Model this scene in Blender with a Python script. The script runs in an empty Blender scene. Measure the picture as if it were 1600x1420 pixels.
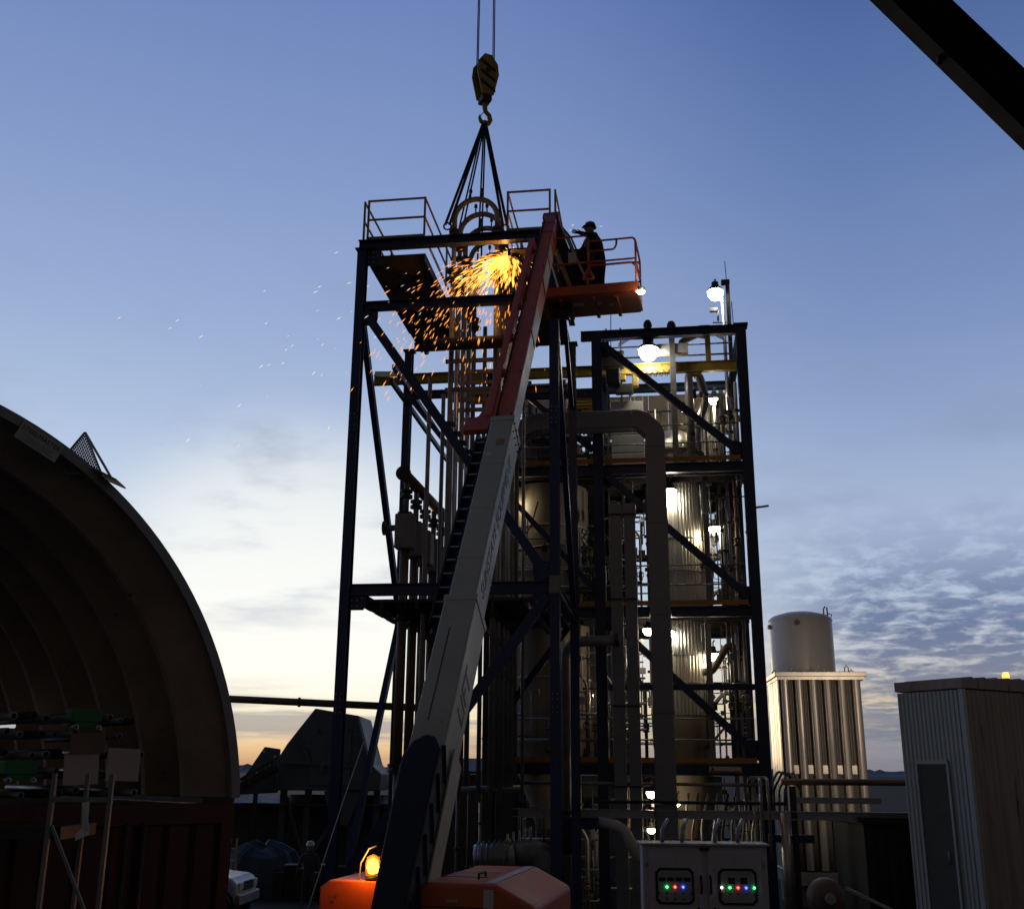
import bpy, bmesh, math, random
from mathutils import Vector, Matrix, Quaternion
random.seed(7)
sc = bpy.context.scene

# ------------------------------------------------------------------ camera
PITCH, ROLL, CAMZ = math.radians(16.4), 0.0075, 3.9
FWD = Vector((0, math.cos(PITCH), math.sin(PITCH)))
UP0 = Vector((0, -math.sin(PITCH), math.cos(PITCH)))
RGT = Vector((1, 0, 0)) * math.cos(ROLL) + UP0 * math.sin(ROLL)
UPV = UP0 * math.cos(ROLL) - Vector((1, 0, 0)) * math.sin(ROLL)
cam_data = bpy.data.cameras.new('camera')
cam = bpy.data.objects.new('camera', cam_data)
sc.collection.objects.link(cam)
cam_data.sensor_width = 36.0
cam_data.lens = 36.0 * 1680 / 1600
cam_data.clip_end = 6000
mw = Matrix((RGT, UPV, -FWD)).transposed().to_4x4()
mw.translation = (0, 0, CAMZ)
cam.matrix_world = mw
sc.camera = cam

# ------------------------------------------------------------------ dusk sky
SUN_AZ = math.radians(-11.5)          # clockwise from +Y: the glow stands left of the frame
SUN_EL = math.radians(1.0)
world = bpy.data.worlds.new('World')
sc.world = world
world.use_nodes = True
wn, wl = world.node_tree.nodes, world.node_tree.links
wn.clear()
def wnode(t, **kw):
    n = wn.new(t)
    for k, v in kw.items():
        setattr(n, k, v)
    return n
def wmath(op, a, b=None, c=None, clamp=False):
    n = wnode('ShaderNodeMath', operation=op, use_clamp=clamp)
    for i, v in enumerate((a, b, c)):
        if v is None: continue
        if isinstance(v, (int, float)): n.inputs[i].default_value = v
        else: wl.new(v, n.inputs[i])
    return n.outputs[0]
def wramp(fac, stops, interp='LINEAR'):
    n = wnode('ShaderNodeValToRGB')
    cr = n.color_ramp; cr.interpolation = interp
    while len(cr.elements) < len(stops): cr.elements.new(0.5)
    for e, (p, c) in zip(cr.elements, stops):
        e.position = p; e.color = (*c, 1)
    wl.new(fac, n.inputs[0]); return n.outputs[0]
def wmix(fac, a, b, blend='MIX'):
    n = wnode('ShaderNodeMix', data_type='RGBA', blend_type=blend)
    if isinstance(fac, (int, float)): n.inputs[0].default_value = fac
    else: wl.new(fac, n.inputs[0])
    for i, v in ((6, a), (7, b)):
        if isinstance(v, tuple): n.inputs[i].default_value = (*v, 1)
        else: wl.new(v, n.inputs[i])
    return n.outputs[2]
def srgb(r, g, b):
    return tuple((v / 255 / 12.92) if v / 255 <= 0.04045 else ((v / 255 + 0.055) / 1.055) ** 2.4 for v in (r, g, b))
sky = wnode('ShaderNodeTexSky', sky_type='NISHITA')
sky.sun_disc = False
sky.sun_elevation = SUN_EL
sky.sun_rotation = SUN_AZ
sky.air_density, sky.dust_density, sky.ozone_density = 1.0, 1.0, 3.0

tc = wnode('ShaderNodeTexCoord')
nrm = wnode('ShaderNodeVectorMath', operation='NORMALIZE'); wl.new(tc.outputs['Generated'], nrm.inputs[0])
sep = wnode('ShaderNodeSeparateXYZ'); wl.new(nrm.outputs[0], sep.inputs[0])
DX, DY, DZ = sep.outputs
hlen = wmath('SQRT', wmath('MAXIMUM', wmath('SUBTRACT', 1.0, wmath('MULTIPLY', DZ, DZ)), 1e-4))
# cosine of the angle in plan between the view and the set sun
WEST = math.radians(-20)
cosA = wmath('DIVIDE', wmath('ADD', wmath('MULTIPLY', DX, math.sin(WEST)), wmath('MULTIPLY', DY, math.cos(WEST))), hlen)
elev = wmath('MULTIPLY', wmath('MAXIMUM', DZ, 0.0), 1.0)
sun_side = wramp(elev, [(0.0, srgb(196, 150, 116)), (0.02, srgb(230, 194, 142)), (0.045, srgb(252, 234, 184)), (0.085, srgb(255, 252, 238)),
                        (0.145, srgb(234, 243, 248)), (0.20, srgb(207, 222, 238)), (0.29, srgb(178, 197, 226)), (0.38, srgb(157, 178, 216)), (0.50, srgb(135, 157, 204)),
                        (0.63, srgb(112, 136, 190)), (1.0, srgb(60, 90, 150))])
off_side = wramp(elev, [(0.0, srgb(126, 128, 140)), (0.025, srgb(150, 150, 156)), (0.06, srgb(214, 200, 172)), (0.10, srgb(196, 200, 206)),
                        (0.15, srgb(184, 198, 220)), (0.21, srgb(174, 190, 218)), (0.29, srgb(150, 170, 207)), (0.38, srgb(127, 149, 195)), (0.50, srgb(103, 128, 179)),
                        (0.63, srgb(75, 101, 157)), (1.0, srgb(48, 74, 132))])
mr = wnode('ShaderNodeMapRange', interpolation_type='SMOOTHSTEP'); wl.new(cosA, mr.inputs[0])
mr.inputs[1].default_value, mr.inputs[2].default_value = 0.76, 1.0
base = wmix(mr.outputs[0], off_side, sun_side)
# physical twilight tint mixed in
base = wmix(0.04, base, wmix(1.0, sky.outputs[0], (0.16, 0.16, 0.20), 'MULTIPLY'))
# the sky away from the sunset is darker
hdot = wmath('MULTIPLY', cosA, hlen)
mr2 = wnode('ShaderNodeMapRange', interpolation_type='SMOOTHSTEP'); wl.new(hdot, mr2.inputs[0])
mr2.inputs[1].default_value, mr2.inputs[2].default_value = -0.15, 0.66
# wide pale glow where the sun went down
ga = math.radians(6.2)
gdot = wmath('ADD', wmath('ADD', wmath('MULTIPLY', DX, math.sin(SUN_AZ) * math.cos(ga)), wmath('MULTIPLY', DY, math.cos(SUN_AZ) * math.cos(ga))), wmath('MULTIPLY', DZ, math.sin(ga)))
glw = wnode('ShaderNodeMapRange', interpolation_type='SMOOTHERSTEP'); wl.new(gdot, glw.inputs[0])
glw.inputs[1].default_value, glw.inputs[2].default_value, glw.inputs[4].default_value = math.cos(math.radians(14)), 1.0, .66
glf = wnode('ShaderNodeMapRange', interpolation_type='SMOOTHSTEP'); wl.new(elev, glf.inputs[0]); glf.inputs[1].default_value, glf.inputs[2].default_value = .0, .09
base = wmix(wmath('MULTIPLY', glw.outputs[0], glf.outputs[0]), base, (1.08, 1.06, .97))
# ---- clouds on a flat layer above
zz = wmath('ADD', wmath('MAXIMUM', DZ, 0.0), 0.04)
cmb = wnode('ShaderNodeCombineXYZ'); wl.new(wmath('MULTIPLY', wmath('ARCTAN2', DX, DY), 2.6), cmb.inputs[0]); wl.new(wmath('LOGARITHM', zz, math.e), cmb.inputs[1])
def wnoise(scale, detail, rough, sx=1.0, sy=1.0, off=0.0, dist=0.0):
    mp = wnode('ShaderNodeMapping'); wl.new(cmb.outputs[0], mp.inputs[0])
    mp.inputs['Scale'].default_value = (sx, sy, 1); mp.inputs['Location'].default_value = (off, off * .7, off)
    n = wnode('ShaderNodeTexNoise'); wl.new(mp.outputs[0], n.inputs['Vector'])
    n.inputs['Scale'].default_value = scale; n.inputs['Detail'].default_value = detail
    n.inputs['Roughness'].default_value = rough; n.inputs['Distortion'].default_value = dist
    return n.outputs[0]
def wrange(v, a, b, c=0.0, d=1.0):
    n = wnode('ShaderNodeMapRange', interpolation_type='SMOOTHSTEP'); wl.new(v, n.inputs[0])
    for i, q in zip((1, 2, 3, 4), (a, b, c, d)): n.inputs[i].default_value = q
    return n.outputs[0]
fine = wnoise(19.0, 5, .58, .66, 1.0, 3.0, .3)
big = wnoise(2.6, 4, .55, .7, 1.0, 8.4)
low = wmath('MULTIPLY', wrange(elev, .0, .02), wrange(elev, .25, .13))
right = wrange(cosA, .865, .775)
flake = wmath('MULTIPLY', wrange(wmath('ADD', fine, wmath('MULTIPLY', big, .55)), .60, .88), wmath('MULTIPLY', low, right))
streak = wmath('MULTIPLY', wrange(wnoise(4.2, 7, .62, .34, 1.0, 21.0), .42, .60), wmath('MULTIPLY', wrange(elev, .0, .02), wrange(elev, .085, .05)))
veil = wmath('MULTIPLY', wrange(wnoise(4.0, 5, .58, .42, 1.0, 5.3), .47, .70), wmath('MULTIPLY', wrange(elev, .09, .15), wrange(elev, .52, .30)))
col = wmix(wmath('MULTIPLY', flake, .92), base, wramp(elev, [(0.0, srgb(118, 122, 138)), (.06, srgb(128, 132, 150)), (.12, srgb(98, 114, 150)), (.2, srgb(122, 140, 178))]))
col = wmix(wmath('MULTIPLY', streak, .7), col, srgb(150, 146, 152))
col = wmix(wmath('MULTIPLY', veil, .5), col, srgb(138, 154, 184))
back = wramp(elev, [(0.0, (.102, .093, .086)), (.25, (.058, .053, .052)), (.6, (.030, .030, .033)), (1.0, (.026, .028, .036))])
col = wmix(mr2.outputs[0], back, col)
# below the horizon: dark land
col = wmix(wrange(DZ, -.002, -.02), col, (.012, .012, .013))
bgn = wnode('ShaderNodeBackground')
wl.new(col, bgn.inputs[0]); bgn.inputs[1].default_value = 1.0
wout = wnode('ShaderNodeOutputWorld')
wl.new(bgn.outputs[0], wout.inputs[0])
sc.view_settings.view_transform = 'Standard'
sc.view_settings.look = 'None'
sc.view_settings.exposure = 0

# ------------------------------------------------------------------ sun: already at the horizon, only a weak warm rim is left
sun_l = bpy.data.lights.new('sun', 'SUN'); sun_l.energy = 0.22; sun_l.angle = math.radians(6); sun_l.color = (1.0, .72, .42)
sun_o = bpy.data.objects.new('sun', sun_l); sc.collection.objects.link(sun_o)
sd = Vector((math.sin(SUN_AZ) * math.cos(SUN_EL), math.cos(SUN_AZ) * math.cos(SUN_EL), math.sin(SUN_EL + .02)))
sun_o.rotation_euler = sd.to_track_quat('Z', 'Y').to_euler()
sun_o.location = sd * 60
sc.cycles.use_denoising = True
sc.cycles.max_bounces = 5; sc.cycles.diffuse_bounces = 2; sc.cycles.glossy_bounces = 3; sc.cycles.transmission_bounces = 4
sc.cycles.volume_bounces = 0
sc.cycles.caustics_reflective = False; sc.cycles.caustics_refractive = False
sc.cycles.sample_clamp_indirect = 4.0

# ------------------------------------------------------------------ materials
MATS = {}
def mat(name, col, rough=.5, metal=0.0, var=.25, scale=2.5, bump=.0, bscale=30, wear=None, wear_amt=.0, streak=False):
    m = bpy.data.materials.new(name); m.use_nodes = True
    N, Lk = m.node_tree.nodes, m.node_tree.links
    b = N['Principled BSDF']
    b.inputs['Roughness'].default_value = rough; b.inputs['Metallic'].default_value = metal
    tcn = N.new('ShaderNodeTexCoord'); mp = N.new('ShaderNodeMapping'); Lk.new(tcn.outputs['Object'], mp.inputs[0])
    if streak: mp.inputs['Scale'].default_value = (3, 3, .25)
    nz = N.new('ShaderNodeTexNoise'); nz.inputs['Scale'].default_value = scale; nz.inputs['Detail'].default_value = 7; nz.inputs['Roughness'].default_value = .62
    Lk.new(mp.outputs[0], nz.inputs['Vector'])
    cr = N.new('ShaderNodeValToRGB'); Lk.new(nz.outputs[0], cr.inputs[0])
    cr.color_ramp.elements[0].position = .28; cr.color_ramp.elements[1].position = .72
    cr.color_ramp.elements[0].color = (*[c * (1 - var) for c in col], 1); cr.color_ramp.elements[1].color = (*[min(1, c * (1 + var)) for c in col], 1)
    out = cr.outputs[0]
    if wear:
        n2 = N.new('ShaderNodeTexNoise'); n2.inputs['Scale'].default_value = scale * 2.3; n2.inputs['Detail'].default_value = 9; n2.inputs['Roughness'].default_value = .7
        Lk.new(mp.outputs[0], n2.inputs['Vector'])
        mr_ = N.new('ShaderNodeMapRange'); Lk.new(n2.outputs[0], mr_.inputs[0]); mr_.inputs[1].default_value = .64 - wear_amt; mr_.inputs[2].default_value = .70 - wear_amt * .6
        mx = N.new('ShaderNodeMix'); mx.data_type = 'RGBA'; Lk.new(mr_.outputs[0], mx.inputs[0]); Lk.new(out, mx.inputs[6]); mx.inputs[7].default_value = (*wear, 1)
        out = mx.outputs[2]
    Lk.new(out, b.inputs['Base Color'])
    mrr = N.new('ShaderNodeMapRange'); Lk.new(nz.outputs[0], mrr.inputs[0]); mrr.inputs[1].default_value = .3; mrr.inputs[2].default_value = .7
    mrr.inputs[3].default_value = max(.05, rough - .1); mrr.inputs[4].default_value = min(1, rough + .12); Lk.new(mrr.outputs[0], b.inputs['Roughness'])
    if bump:
        n3 = N.new('ShaderNodeTexNoise'); n3.inputs['Scale'].default_value = bscale; n3.inputs['Detail'].default_value = 5
        Lk.new(tcn.outputs['Object'], n3.inputs['Vector'])
        bp = N.new('ShaderNodeBump'); bp.inputs['Strength'].default_value = bump; bp.inputs['Distance'].default_value = .02
        Lk.new(n3.outputs[0], bp.inputs['Height']); Lk.new(bp.outputs[0], b.inputs['Normal'])
    MATS[name] = m
    return m
def glow(name, col, strength):
    m = bpy.data.materials.new(name); m.use_nodes = True
    b = m.node_tree.nodes['Principled BSDF']
    b.inputs['Base Color'].default_value = (*col, 1); b.inputs['Emission Color'].default_value = (*col, 1); b.inputs['Emission Strength'].default_value = strength
    MATS[name] = m
    return m
RUST = (.09, .04, .02)
mat('blue_steel', (.016, .032, .10), .42, 0, .35, 1.8, wear=(.06, .035, .025), wear_amt=.025, bump=.06, bscale=12)
mat('navy_steel', (.014, .024, .07), .45, 0, .3, 1.8, wear=(.03, .025, .022), wear_amt=.0)
mat('yellow_paint', (.40, .27, .04), .5, 0, .25, 3, wear=RUST, wear_amt=.03)
mat('toe_orange', (.42, .20, .04), .55, 0, .25, 2, wear=RUST, wear_amt=.03)
mat('lift_orange', (.60, .115, .035), .5, 0, .22, 2, wear=(.16, .06, .035), wear_amt=.015, bump=.04, bscale=7)
mat('lift_orange_dark', (.30, .05, .02), .45, 0, .25, 2.5, wear=(.06, .03, .02), wear_amt=.02)
mat('lift_cream', (.50, .465, .335), .42, 0, .12, 1.2, wear=(.17, .145, .11), wear_amt=.012, bump=.05, bscale=6)
mat('lift_black', (.013, .012, .011), .62, 0, .4, 3)
mat('lift_white', (.62, .60, .56), .45, 0, .12, 2)
mat('decal_dark', (.03, .035, .06), .5, 0, .2, 8)
mat('decal_blue', (.09, .12, .22), .5, 0, .2, 8)
mat('decal_red', (.35, .03, .03), .5, 0, .2, 8)
mat('rubber', (.012, .012, .012), .8, 0, .3, 6, bump=.3, bscale=60)
mat('galv', (.34, .35, .36), .42, .55, .25, 4, wear=(.2, .17, .14), wear_amt=.0)
mat('pipe_grey', (.22, .215, .21), .5, .2, .3, 3, wear=RUST, wear_amt=.02)
mat('pipe_brown', (.17, .115, .085), .55, .25, .35, 2.5, wear=RUST, wear_amt=.05)
mat('pipe_steel', (.42, .40, .37), .33, .8, .2, 3, wear=(.15, .09, .06), wear_amt=.0)
mat('dark_iron', (.045, .042, .04), .55, .3, .4, 4, wear=RUST, wear_amt=.02)
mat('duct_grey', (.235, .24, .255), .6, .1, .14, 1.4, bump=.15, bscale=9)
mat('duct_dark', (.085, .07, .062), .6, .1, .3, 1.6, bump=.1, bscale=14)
mat('clad_alu', (.50, .47, .40), .36, .75, .12, 2.0, wear=(.22, .16, .10), wear_amt=-.01, streak=True)
mat('clad_beige', (.24, .20, .145), .55, .1, .22, 1.6, wear=(.16, .11, .07), wear_amt=.02, streak=True)
mat('box_white', (.56, .55, .53), .5, 0, .1, 1.5, wear=(.25, .2, .16), wear_amt=-.02, streak=True)
mat('cabinet_paint', (.50, .47, .52), .45, 0, .08, 1.5, wear=(.25, .18, .14), wear_amt=-.03)
mat('panel_face', (.30, .34, .33), .5, 0, .1, 4)
mat('tank_white', (.78, .74, .72), .30, .05, .06, .8, wear=(.45, .40, .36), wear_amt=-.03, streak=True)
mat('vap_alu', (.58, .55, .50), .34, .6, .12, 1.2, streak=True)
mat('vap_dark', (.085, .082, .078), .6, .2, .3, 4)
mat('shed_metal', (.44, .48, .50), .36, .55, .2, 1.2, wear=(.18, .14, .11), wear_amt=.0, streak=True)
mat('shed_rust', (.38, .33, .30), .42, .45, .35, 1.2, wear=(.13, .085, .065), wear_amt=.05, streak=True)
mat('shed_door', (.10, .105, .10), .5, .2, .2, 2)
mat('arch_steel', (.40, .30, .235), .6, .1, .22, 2.4, bump=.3, bscale=26, wear=(.08, .055, .04), wear_amt=.0)
mat('arch_trim', (.26, .255, .27), .5, .3, .18, 3, wear=(.14, .11, .09), wear_amt=.0)
mat('container_red', (.085, .022, .019), .55, .1, .25, 1.2, wear=(.05, .025, .018), wear_amt=.05, streak=True)
mat('cardboard', (.50, .40, .34), .8, 0, .1, 3)
mat('green_block', (.02, .16, .05), .6, 0, .2, 4)
mat('hopper_blue', (.10, .13, .155), .6, .2, .3, .7, wear=(.05, .035, .03), wear_amt=.03)
mat('tarp_blue', (.02, .045, .065), .6, 0, .3, 2)
mat('truck_white', (.62, .62, .62), .25, 0, .04, 2)
mat('glass_dark', (.01, .012, .015), .08, 0, .1, 2)
mat('plastic_blue', (.01, .02, .25), .4, 0, .1, 2)
mat('crane_black', (.004, .004, .005), .6, .0, .3, 1.2)
mat('hook_yellow', (.36, .26, .04), .5, .1, .3, 3, wear=RUST, wear_amt=.02)
mat('wire_rope', (.03, .03, .032), .5, .5, .2, 20)
mat('sling_black', (.02, .02, .024), .8, 0, .2, 20)
mat('ground_dirt', (.055, .05, .045), .9, 0, .35, .35, bump=.6, bscale=3)
mat('concrete', (.22, .21, .20), .85, 0, .2, 2, bump=.2, bscale=20)
mat('hill_hazed', (.12, .16, .21), .95, 0, .35, .01)  # bluish base colour has the distance haze painted in
mat('cloth_dark', (.018, .018, .022), .85, 0, .3, 14)
mat('cloth_check', (.06, .06, .065), .9, 0, .7, 34)
mat('skin', (.35, .20, .14), .6, 0, .1, 20)
mat('hat_white', (.65, .65, .62), .35, 0, .05, 6)
mat('hat_dark', (.03, .03, .03), .5, 0, .1, 6)
mat('sign_plate', (.44, .42, .38), .55, 0, .1, 4)
mat('sign_white', (.58, .56, .54), .55, 0, .1, 8)
mat('hose_green', (.03, .07, .03), .6, 0, .4, 10)
mat('wood_plank', (.12, .105, .09), .8, 0, .3, 3)
glow('lamp_warm', (1.0, .86, .60), 22.0)
glow('lamp_white', (1.0, .95, .84), 26.0)
glow('lamp_amber', (1.0, .30, .025), 3.2)
glow('lamp_red', (1.0, .27, .05), 3.0)
glow('tube_white', (.9, .95, 1.0), .5)
glow('led_green', (.05, 1.0, .2), 6.0); glow('led_red', (1.0, .06, .04), 7.0); glow('led_blue', (.05, .08, 1.0), 8.0); glow('led_white', (1, .95, .9), 5.0)
glow('spark_hot', (1.0, .52, .09), 2.3); glow('spark_pale', (1.0, .86, .72), 1.05); glow('spark_orange', (1.0, .34, .045), 1.5)

MATS['crane_black'].node_tree.nodes['Principled BSDF'].inputs['Specular IOR Level'].default_value = .1
am_ = mat('amber_glass', (1.0, .34, .03), .22, 0, .02, 2); am_.node_tree.nodes['Principled BSDF'].inputs['Transmission Weight'].default_value = .85
glow('bulb_amber', (1.0, .50, .12), 14.0)
# ------------------------------------------------------------------ mesh builder and object helpers
COL = sc.collection
ORG = {}
I4 = Matrix.Identity(4)
class MB:
    def __init__(s, xf=I4): s.v, s.f, s.sm, s.xf = [], [], [], xf
    def add(s, vs, fs, smooth=False):
        o = len(s.v); s.v += [s.xf @ Vector(v) for v in vs]
        for f in fs: s.f.append([i + o for i in f]); s.sm.append(smooth)
        return s
    def box(s, c, size, R=None):
        h = [q / 2 for q in size]; R = R or Matrix.Identity(3)
        vs = [Vector(c) + R @ Vector((x * h[0], y * h[1], z * h[2])) for x in (-1, 1) for y in (-1, 1) for z in (-1, 1)]
        return s.add(vs, [(0, 1, 3, 2), (4, 6, 7, 5), (0, 4, 5, 1), (2, 3, 7, 6), (0, 2, 6, 4), (1, 5, 7, 3)])
    def span(s, a, b): return s.box([(p + q) / 2 for p, q in zip(a, b)], [abs(q - p) for p, q in zip(a, b)])
    def frame(s, p, q, up):
        d = (Vector(q) - Vector(p)).normalized(); up = Vector(up)
        if abs(d.dot(up)) > .98: up = Vector((0, 1, 0)) if abs(d.y) < .9 else Vector((1, 0, 0))
        x = d.cross(up).normalized(); return d, x, x.cross(d).normalized()
    def sect(s, p, q, poly, up=(0, 0, 1), smooth=False):
        p, q = Vector(p), Vector(q); d, x, y = s.frame(p, q, up); n = len(poly)
        vs = [e + x * a + y * b for e in (p, q) for a, b in poly]
        fs = [(i, (i + 1) % n, n + (i + 1) % n, n + i) for i in range(n)] + [tuple(range(n - 1, -1, -1)), tuple(range(n, 2 * n))]
        return s.add(vs, fs, smooth)
    def bar(s, p, q, w, h, up=(0, 0, 1)):
        a, b = w / 2, h / 2; return s.sect(p, q, [(-a, -b), (a, -b), (a, b), (-a, b)], up)
    def ib(s, p, q, w, h, up=(0, 0, 1), t=.022):
        a, b = w / 2, h / 2
        g = t / 2
        return s.sect(p, q, [(-a, -b), (a, -b), (a, -b + t), (g, -b + t), (g, b - t), (a, b - t), (a, b), (-a, b), (-a, b - t), (-g, b - t), (-g, -b + t), (-a, -b + t)], up)
    def tube(s, pts, r, n=10, cap=True):
        pts = [Vector(p) for p in pts]; rs = r if isinstance(r, (list, tuple)) else [r] * len(pts)
        vs, fs = [], []; px = None
        for i, p in enumerate(pts):
            a = pts[max(i - 1, 0)]; b = pts[min(i + 1, len(pts) - 1)]; d = (b - a).normalized()
            if px is None:
                up = Vector((0, 0, 1)) if abs(d.z) < .95 else Vector((0, 1, 0)); px = d.cross(up).normalized()
            else: px = (px - d * px.dot(d)).normalized()
            py = d.cross(px)
            k = 1.0
            if 0 < i < len(pts) - 1:
                c = (pts[i] - a).normalized().dot((b - pts[i]).normalized()); k = 1 / max(.5, math.sqrt(max(.05, (1 + c) / 2)))
            vs += [p + (px * math.cos(t) + py * math.sin(t)) * rs[i] * (k if False else 1) for t in [2 * math.pi * j / n for j in range(n)]]
        for i in range(len(pts) - 1):
            for j in range(n): fs.append((i * n + j, i * n + (j + 1) % n, (i + 1) * n + (j + 1) % n, (i + 1) * n + j))
        s.add(vs, fs, True)
        if cap and n > 2:
            o = len(s.v) - len(vs); s.f.append([o + j for j in range(n - 1, -1, -1)]); s.sm.append(False)
            e = o + (len(pts) - 1) * n; s.f.append([e + j for j in range(n)]); s.sm.append(False)
        return s
    def cyl(s, p, q, r, n=14): return s.tube([p, q], r, n)
    def lathe(s, prof, base, n=24, axis='Z', smooth=True):
        vs, fs = [], []
        for r, z in prof:
            for j in range(n):
                t = 2 * math.pi * j / n; a, b = r * math.cos(t), r * math.sin(t)
                vs.append(Vector(base) + (Vector((a, b, z)) if axis == 'Z' else Vector((a, z, b)) if axis == 'Y' else Vector((z, a, b))))
        for i in range(len(prof) - 1):
            for j in range(n): fs.append((i * n + j, i * n + (j + 1) % n, (i + 1) * n + (j + 1) % n, (i + 1) * n + j))
        s.add(vs, fs, smooth)
        return s
    def poly(s, pts, d):
        n = len(pts); d = Vector(d); vs = [Vector(p) for p in pts] + [Vector(p) + d for p in pts]
        return s.add(vs, [tuple(range(n - 1, -1, -1)), tuple(range(n, 2 * n))] + [(i, (i + 1) % n, n + (i + 1) % n, n + i) for i in range(n)])
    def build(s, name, m, parent=None, bevel=0, seg=2):
        me = bpy.data.meshes.new(name)
        org = ORG[parent.name] if parent else (sum(s.v, Vector()) / len(s.v))
        me.from_pydata([v - org for v in s.v], [], s.f); me.update()
        bm = bmesh.new(); bm.from_mesh(me); bmesh.ops.recalc_face_normals(bm, faces=bm.faces); bm.to_mesh(me); bm.free()
        me.polygons.foreach_set('use_smooth', s.sm)
        me.materials.append(MATS[m])
        o = bpy.data.objects.new(name, me); COL.objects.link(o)
        if parent: o.parent = parent
        else: o.location = org
        ORG[o.name] = org
        if bevel:
            bv = o.modifiers.new('bevel', 'BEVEL'); bv.width = bevel; bv.segments = seg; bv.limit_method = 'ANGLE'
        return o
def tag(o, label, cat=None, group=None, kind=None):
    o['label'] = label
    if cat: o['category'] = cat
    if group: o['group'] = group
    if kind: o['kind'] = kind
    return o
def thing(name, label, cat, loc, group=None):
    o = bpy.data.objects.new(name, None); COL.objects.link(o); o.location = loc; o.empty_display_size = .2
    ORG[o.name] = Vector(loc); return tag(o, label, cat, group, 'thing')
def struct(o): o['kind'] = 'structure'; return o
def bend(pts, rad=.3, n=5):
    """polyline with its corners rounded like pipe elbows"""
    pts = [Vector(p) for p in pts]; out = [pts[0]]
    for a, b, c in zip(pts, pts[1:], pts[2:]):
        d1, d2 = (a - b), (c - b); r = min(rad, d1.length * .48, d2.length * .48); p, q = b + d1.normalized() * r, b + d2.normalized() * r
        for i in range(n + 1):
            t = i / n; out.append(p * (1 - t) ** 2 + b * 2 * t * (1 - t) + q * t * t)
    return out + [pts[-1]]
def point_light(name, loc, energy, col, r=.12, parent=None):
    l = bpy.data.lights.new(name, 'POINT'); l.energy = energy; l.color = col; l.shadow_soft_size = r
    o = bpy.data.objects.new(name, l); COL.objects.link(o); o.location = Vector(loc) - (ORG[parent.name] if parent else Vector())
    if parent: o.parent = parent
    return o
def text_part(body, m, parent, mtx, size, extrude=.002, align='CENTER', shear=0, font_scale_x=1.0):
    c = bpy.data.curves.new('lettering', 'FONT'); c.body = body; c.size = size; c.extrude = extrude; c.align_x = align; c.align_y = 'CENTER'; c.shear = shear
    tmp = bpy.data.objects.new('tmp_text', c); COL.objects.link(tmp)
    dg = bpy.context.evaluated_depsgraph_get(); dg.update()
    me = bpy.data.meshes.new_from_object(tmp.evaluated_get(dg)); bpy.data.objects.remove(tmp); me.name = 'lettering'
    me.materials.clear(); me.materials.append(MATS[m]); o = bpy.data.objects.new('lettering', me); COL.objects.link(o)
    t = mtx.copy(); t.translation = t.translation - ORG[parent.name]
    o.parent = parent; o.matrix_local = t @ Matrix.Diagonal((font_scale_x, 1, 1, 1)); return o
# plant axes: x to the right along the steelwork, y in depth (turned 8 degrees against the view), z up
PA = math.radians(8)
PO = Vector((-3.4715, 22.5, 0))
PL = Matrix(((math.cos(PA), math.sin(PA), 0, PO.x), (-math.sin(PA), math.cos(PA), 0, PO.y), (0, 0, 1, 0), (0, 0, 0, 1)))
def W(x, y, z): return PL @ Vector((x, y, z))

# ------------------------------------------------------------------ ground and far hills
g = MB()
nx = 60
xs = [-2500 + 5000 * i / nx for i in range(nx + 1)]
MATS['ground_dirt'].node_tree.nodes['Principled BSDF'].inputs['Specular IOR Level'].default_value = .08
g.add([(-3000, -300, 0), (3000, -300, 0), (3000, 3000, 0), (-3000, 3000, 0)], [(0, 1, 2, 3)])
struct(g.build('ground', 'ground_dirt'))['label'] = 'dark dirt and gravel yard'
def hill_range(y0, hmax, seed, x0, x1, step):
    rnd = random.Random(seed); h = MB(); vs, fs = [], []; n = int((x1 - x0) / step)
    for i in range(n + 1):
        x = x0 + i * step
        z = hmax * (.62 + .22 * math.sin(x * .0021 + seed) + .16 * math.sin(x * .0057 + 2 * seed)) + rnd.random() * hmax * .10 + (hmax * .12 if rnd.random() < .12 else 0)
        vs += [(x, y0 - hmax * 5, -1), (x, y0 - hmax * 1.5, z * .55), (x, y0, z), (x, y0 + hmax * 6, -1)]
    for i in range(n):
        for j in range(3): fs.append((4 * i + j, 4 * i + 4 + j, 4 * i + 5 + j, 4 * i + 1 + j))
    return h.add(vs, fs)
struct(hill_range(1500, 13, 3, -1800, 2200, 7).build('hills', 'hill_hazed'))['label'] = 'low wooded ridge on the horizon'

# ================================================================== blue steel frame round the exchanger bundle
FX, FY = 4.42, 4.8
frame = thing('steel_frame', 'tall navy blue steel frame with braced bays around the hanging pipes', 'steel frame', W(0, 0, 0))
def fpart(name, m='blue_steel', **k): return lambda mb: mb.build(name, m, frame, **k)
for x, y, top in ((0, 0, 15.38), (FX, 0, 15.38), (0, FY, 14.8), (FX, FY, 14.8)):
    c = MB(PL).ib((x, y, 0), (x, y, top), .20, .24, up=(0, 1, 0), t=.026).build('column', 'blue_steel', frame)
    MB(PL).box((x, y, .03), (.45, .45, .06)).build('base_plate', 'blue_steel', c)
    MB(PL).box((x, y, top + .012), (.30, .32, .024)).build('cap_plate', 'blue_steel', c)
def fbeam(p, q, w=.17, h=.22, m='blue_steel', name='beam'): return MB(PL).ib(p, q, w, h, t=.02).build(name, m, frame)
def fbar(p, q, w=.13, h=.17, m='blue_steel', name='brace'): return MB(PL).bar(p, q, w, h).build(name, m, frame)
fbeam((-.10, 0, 15.52), (FX + .15, 0, 15.52), .2, .22)
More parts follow.
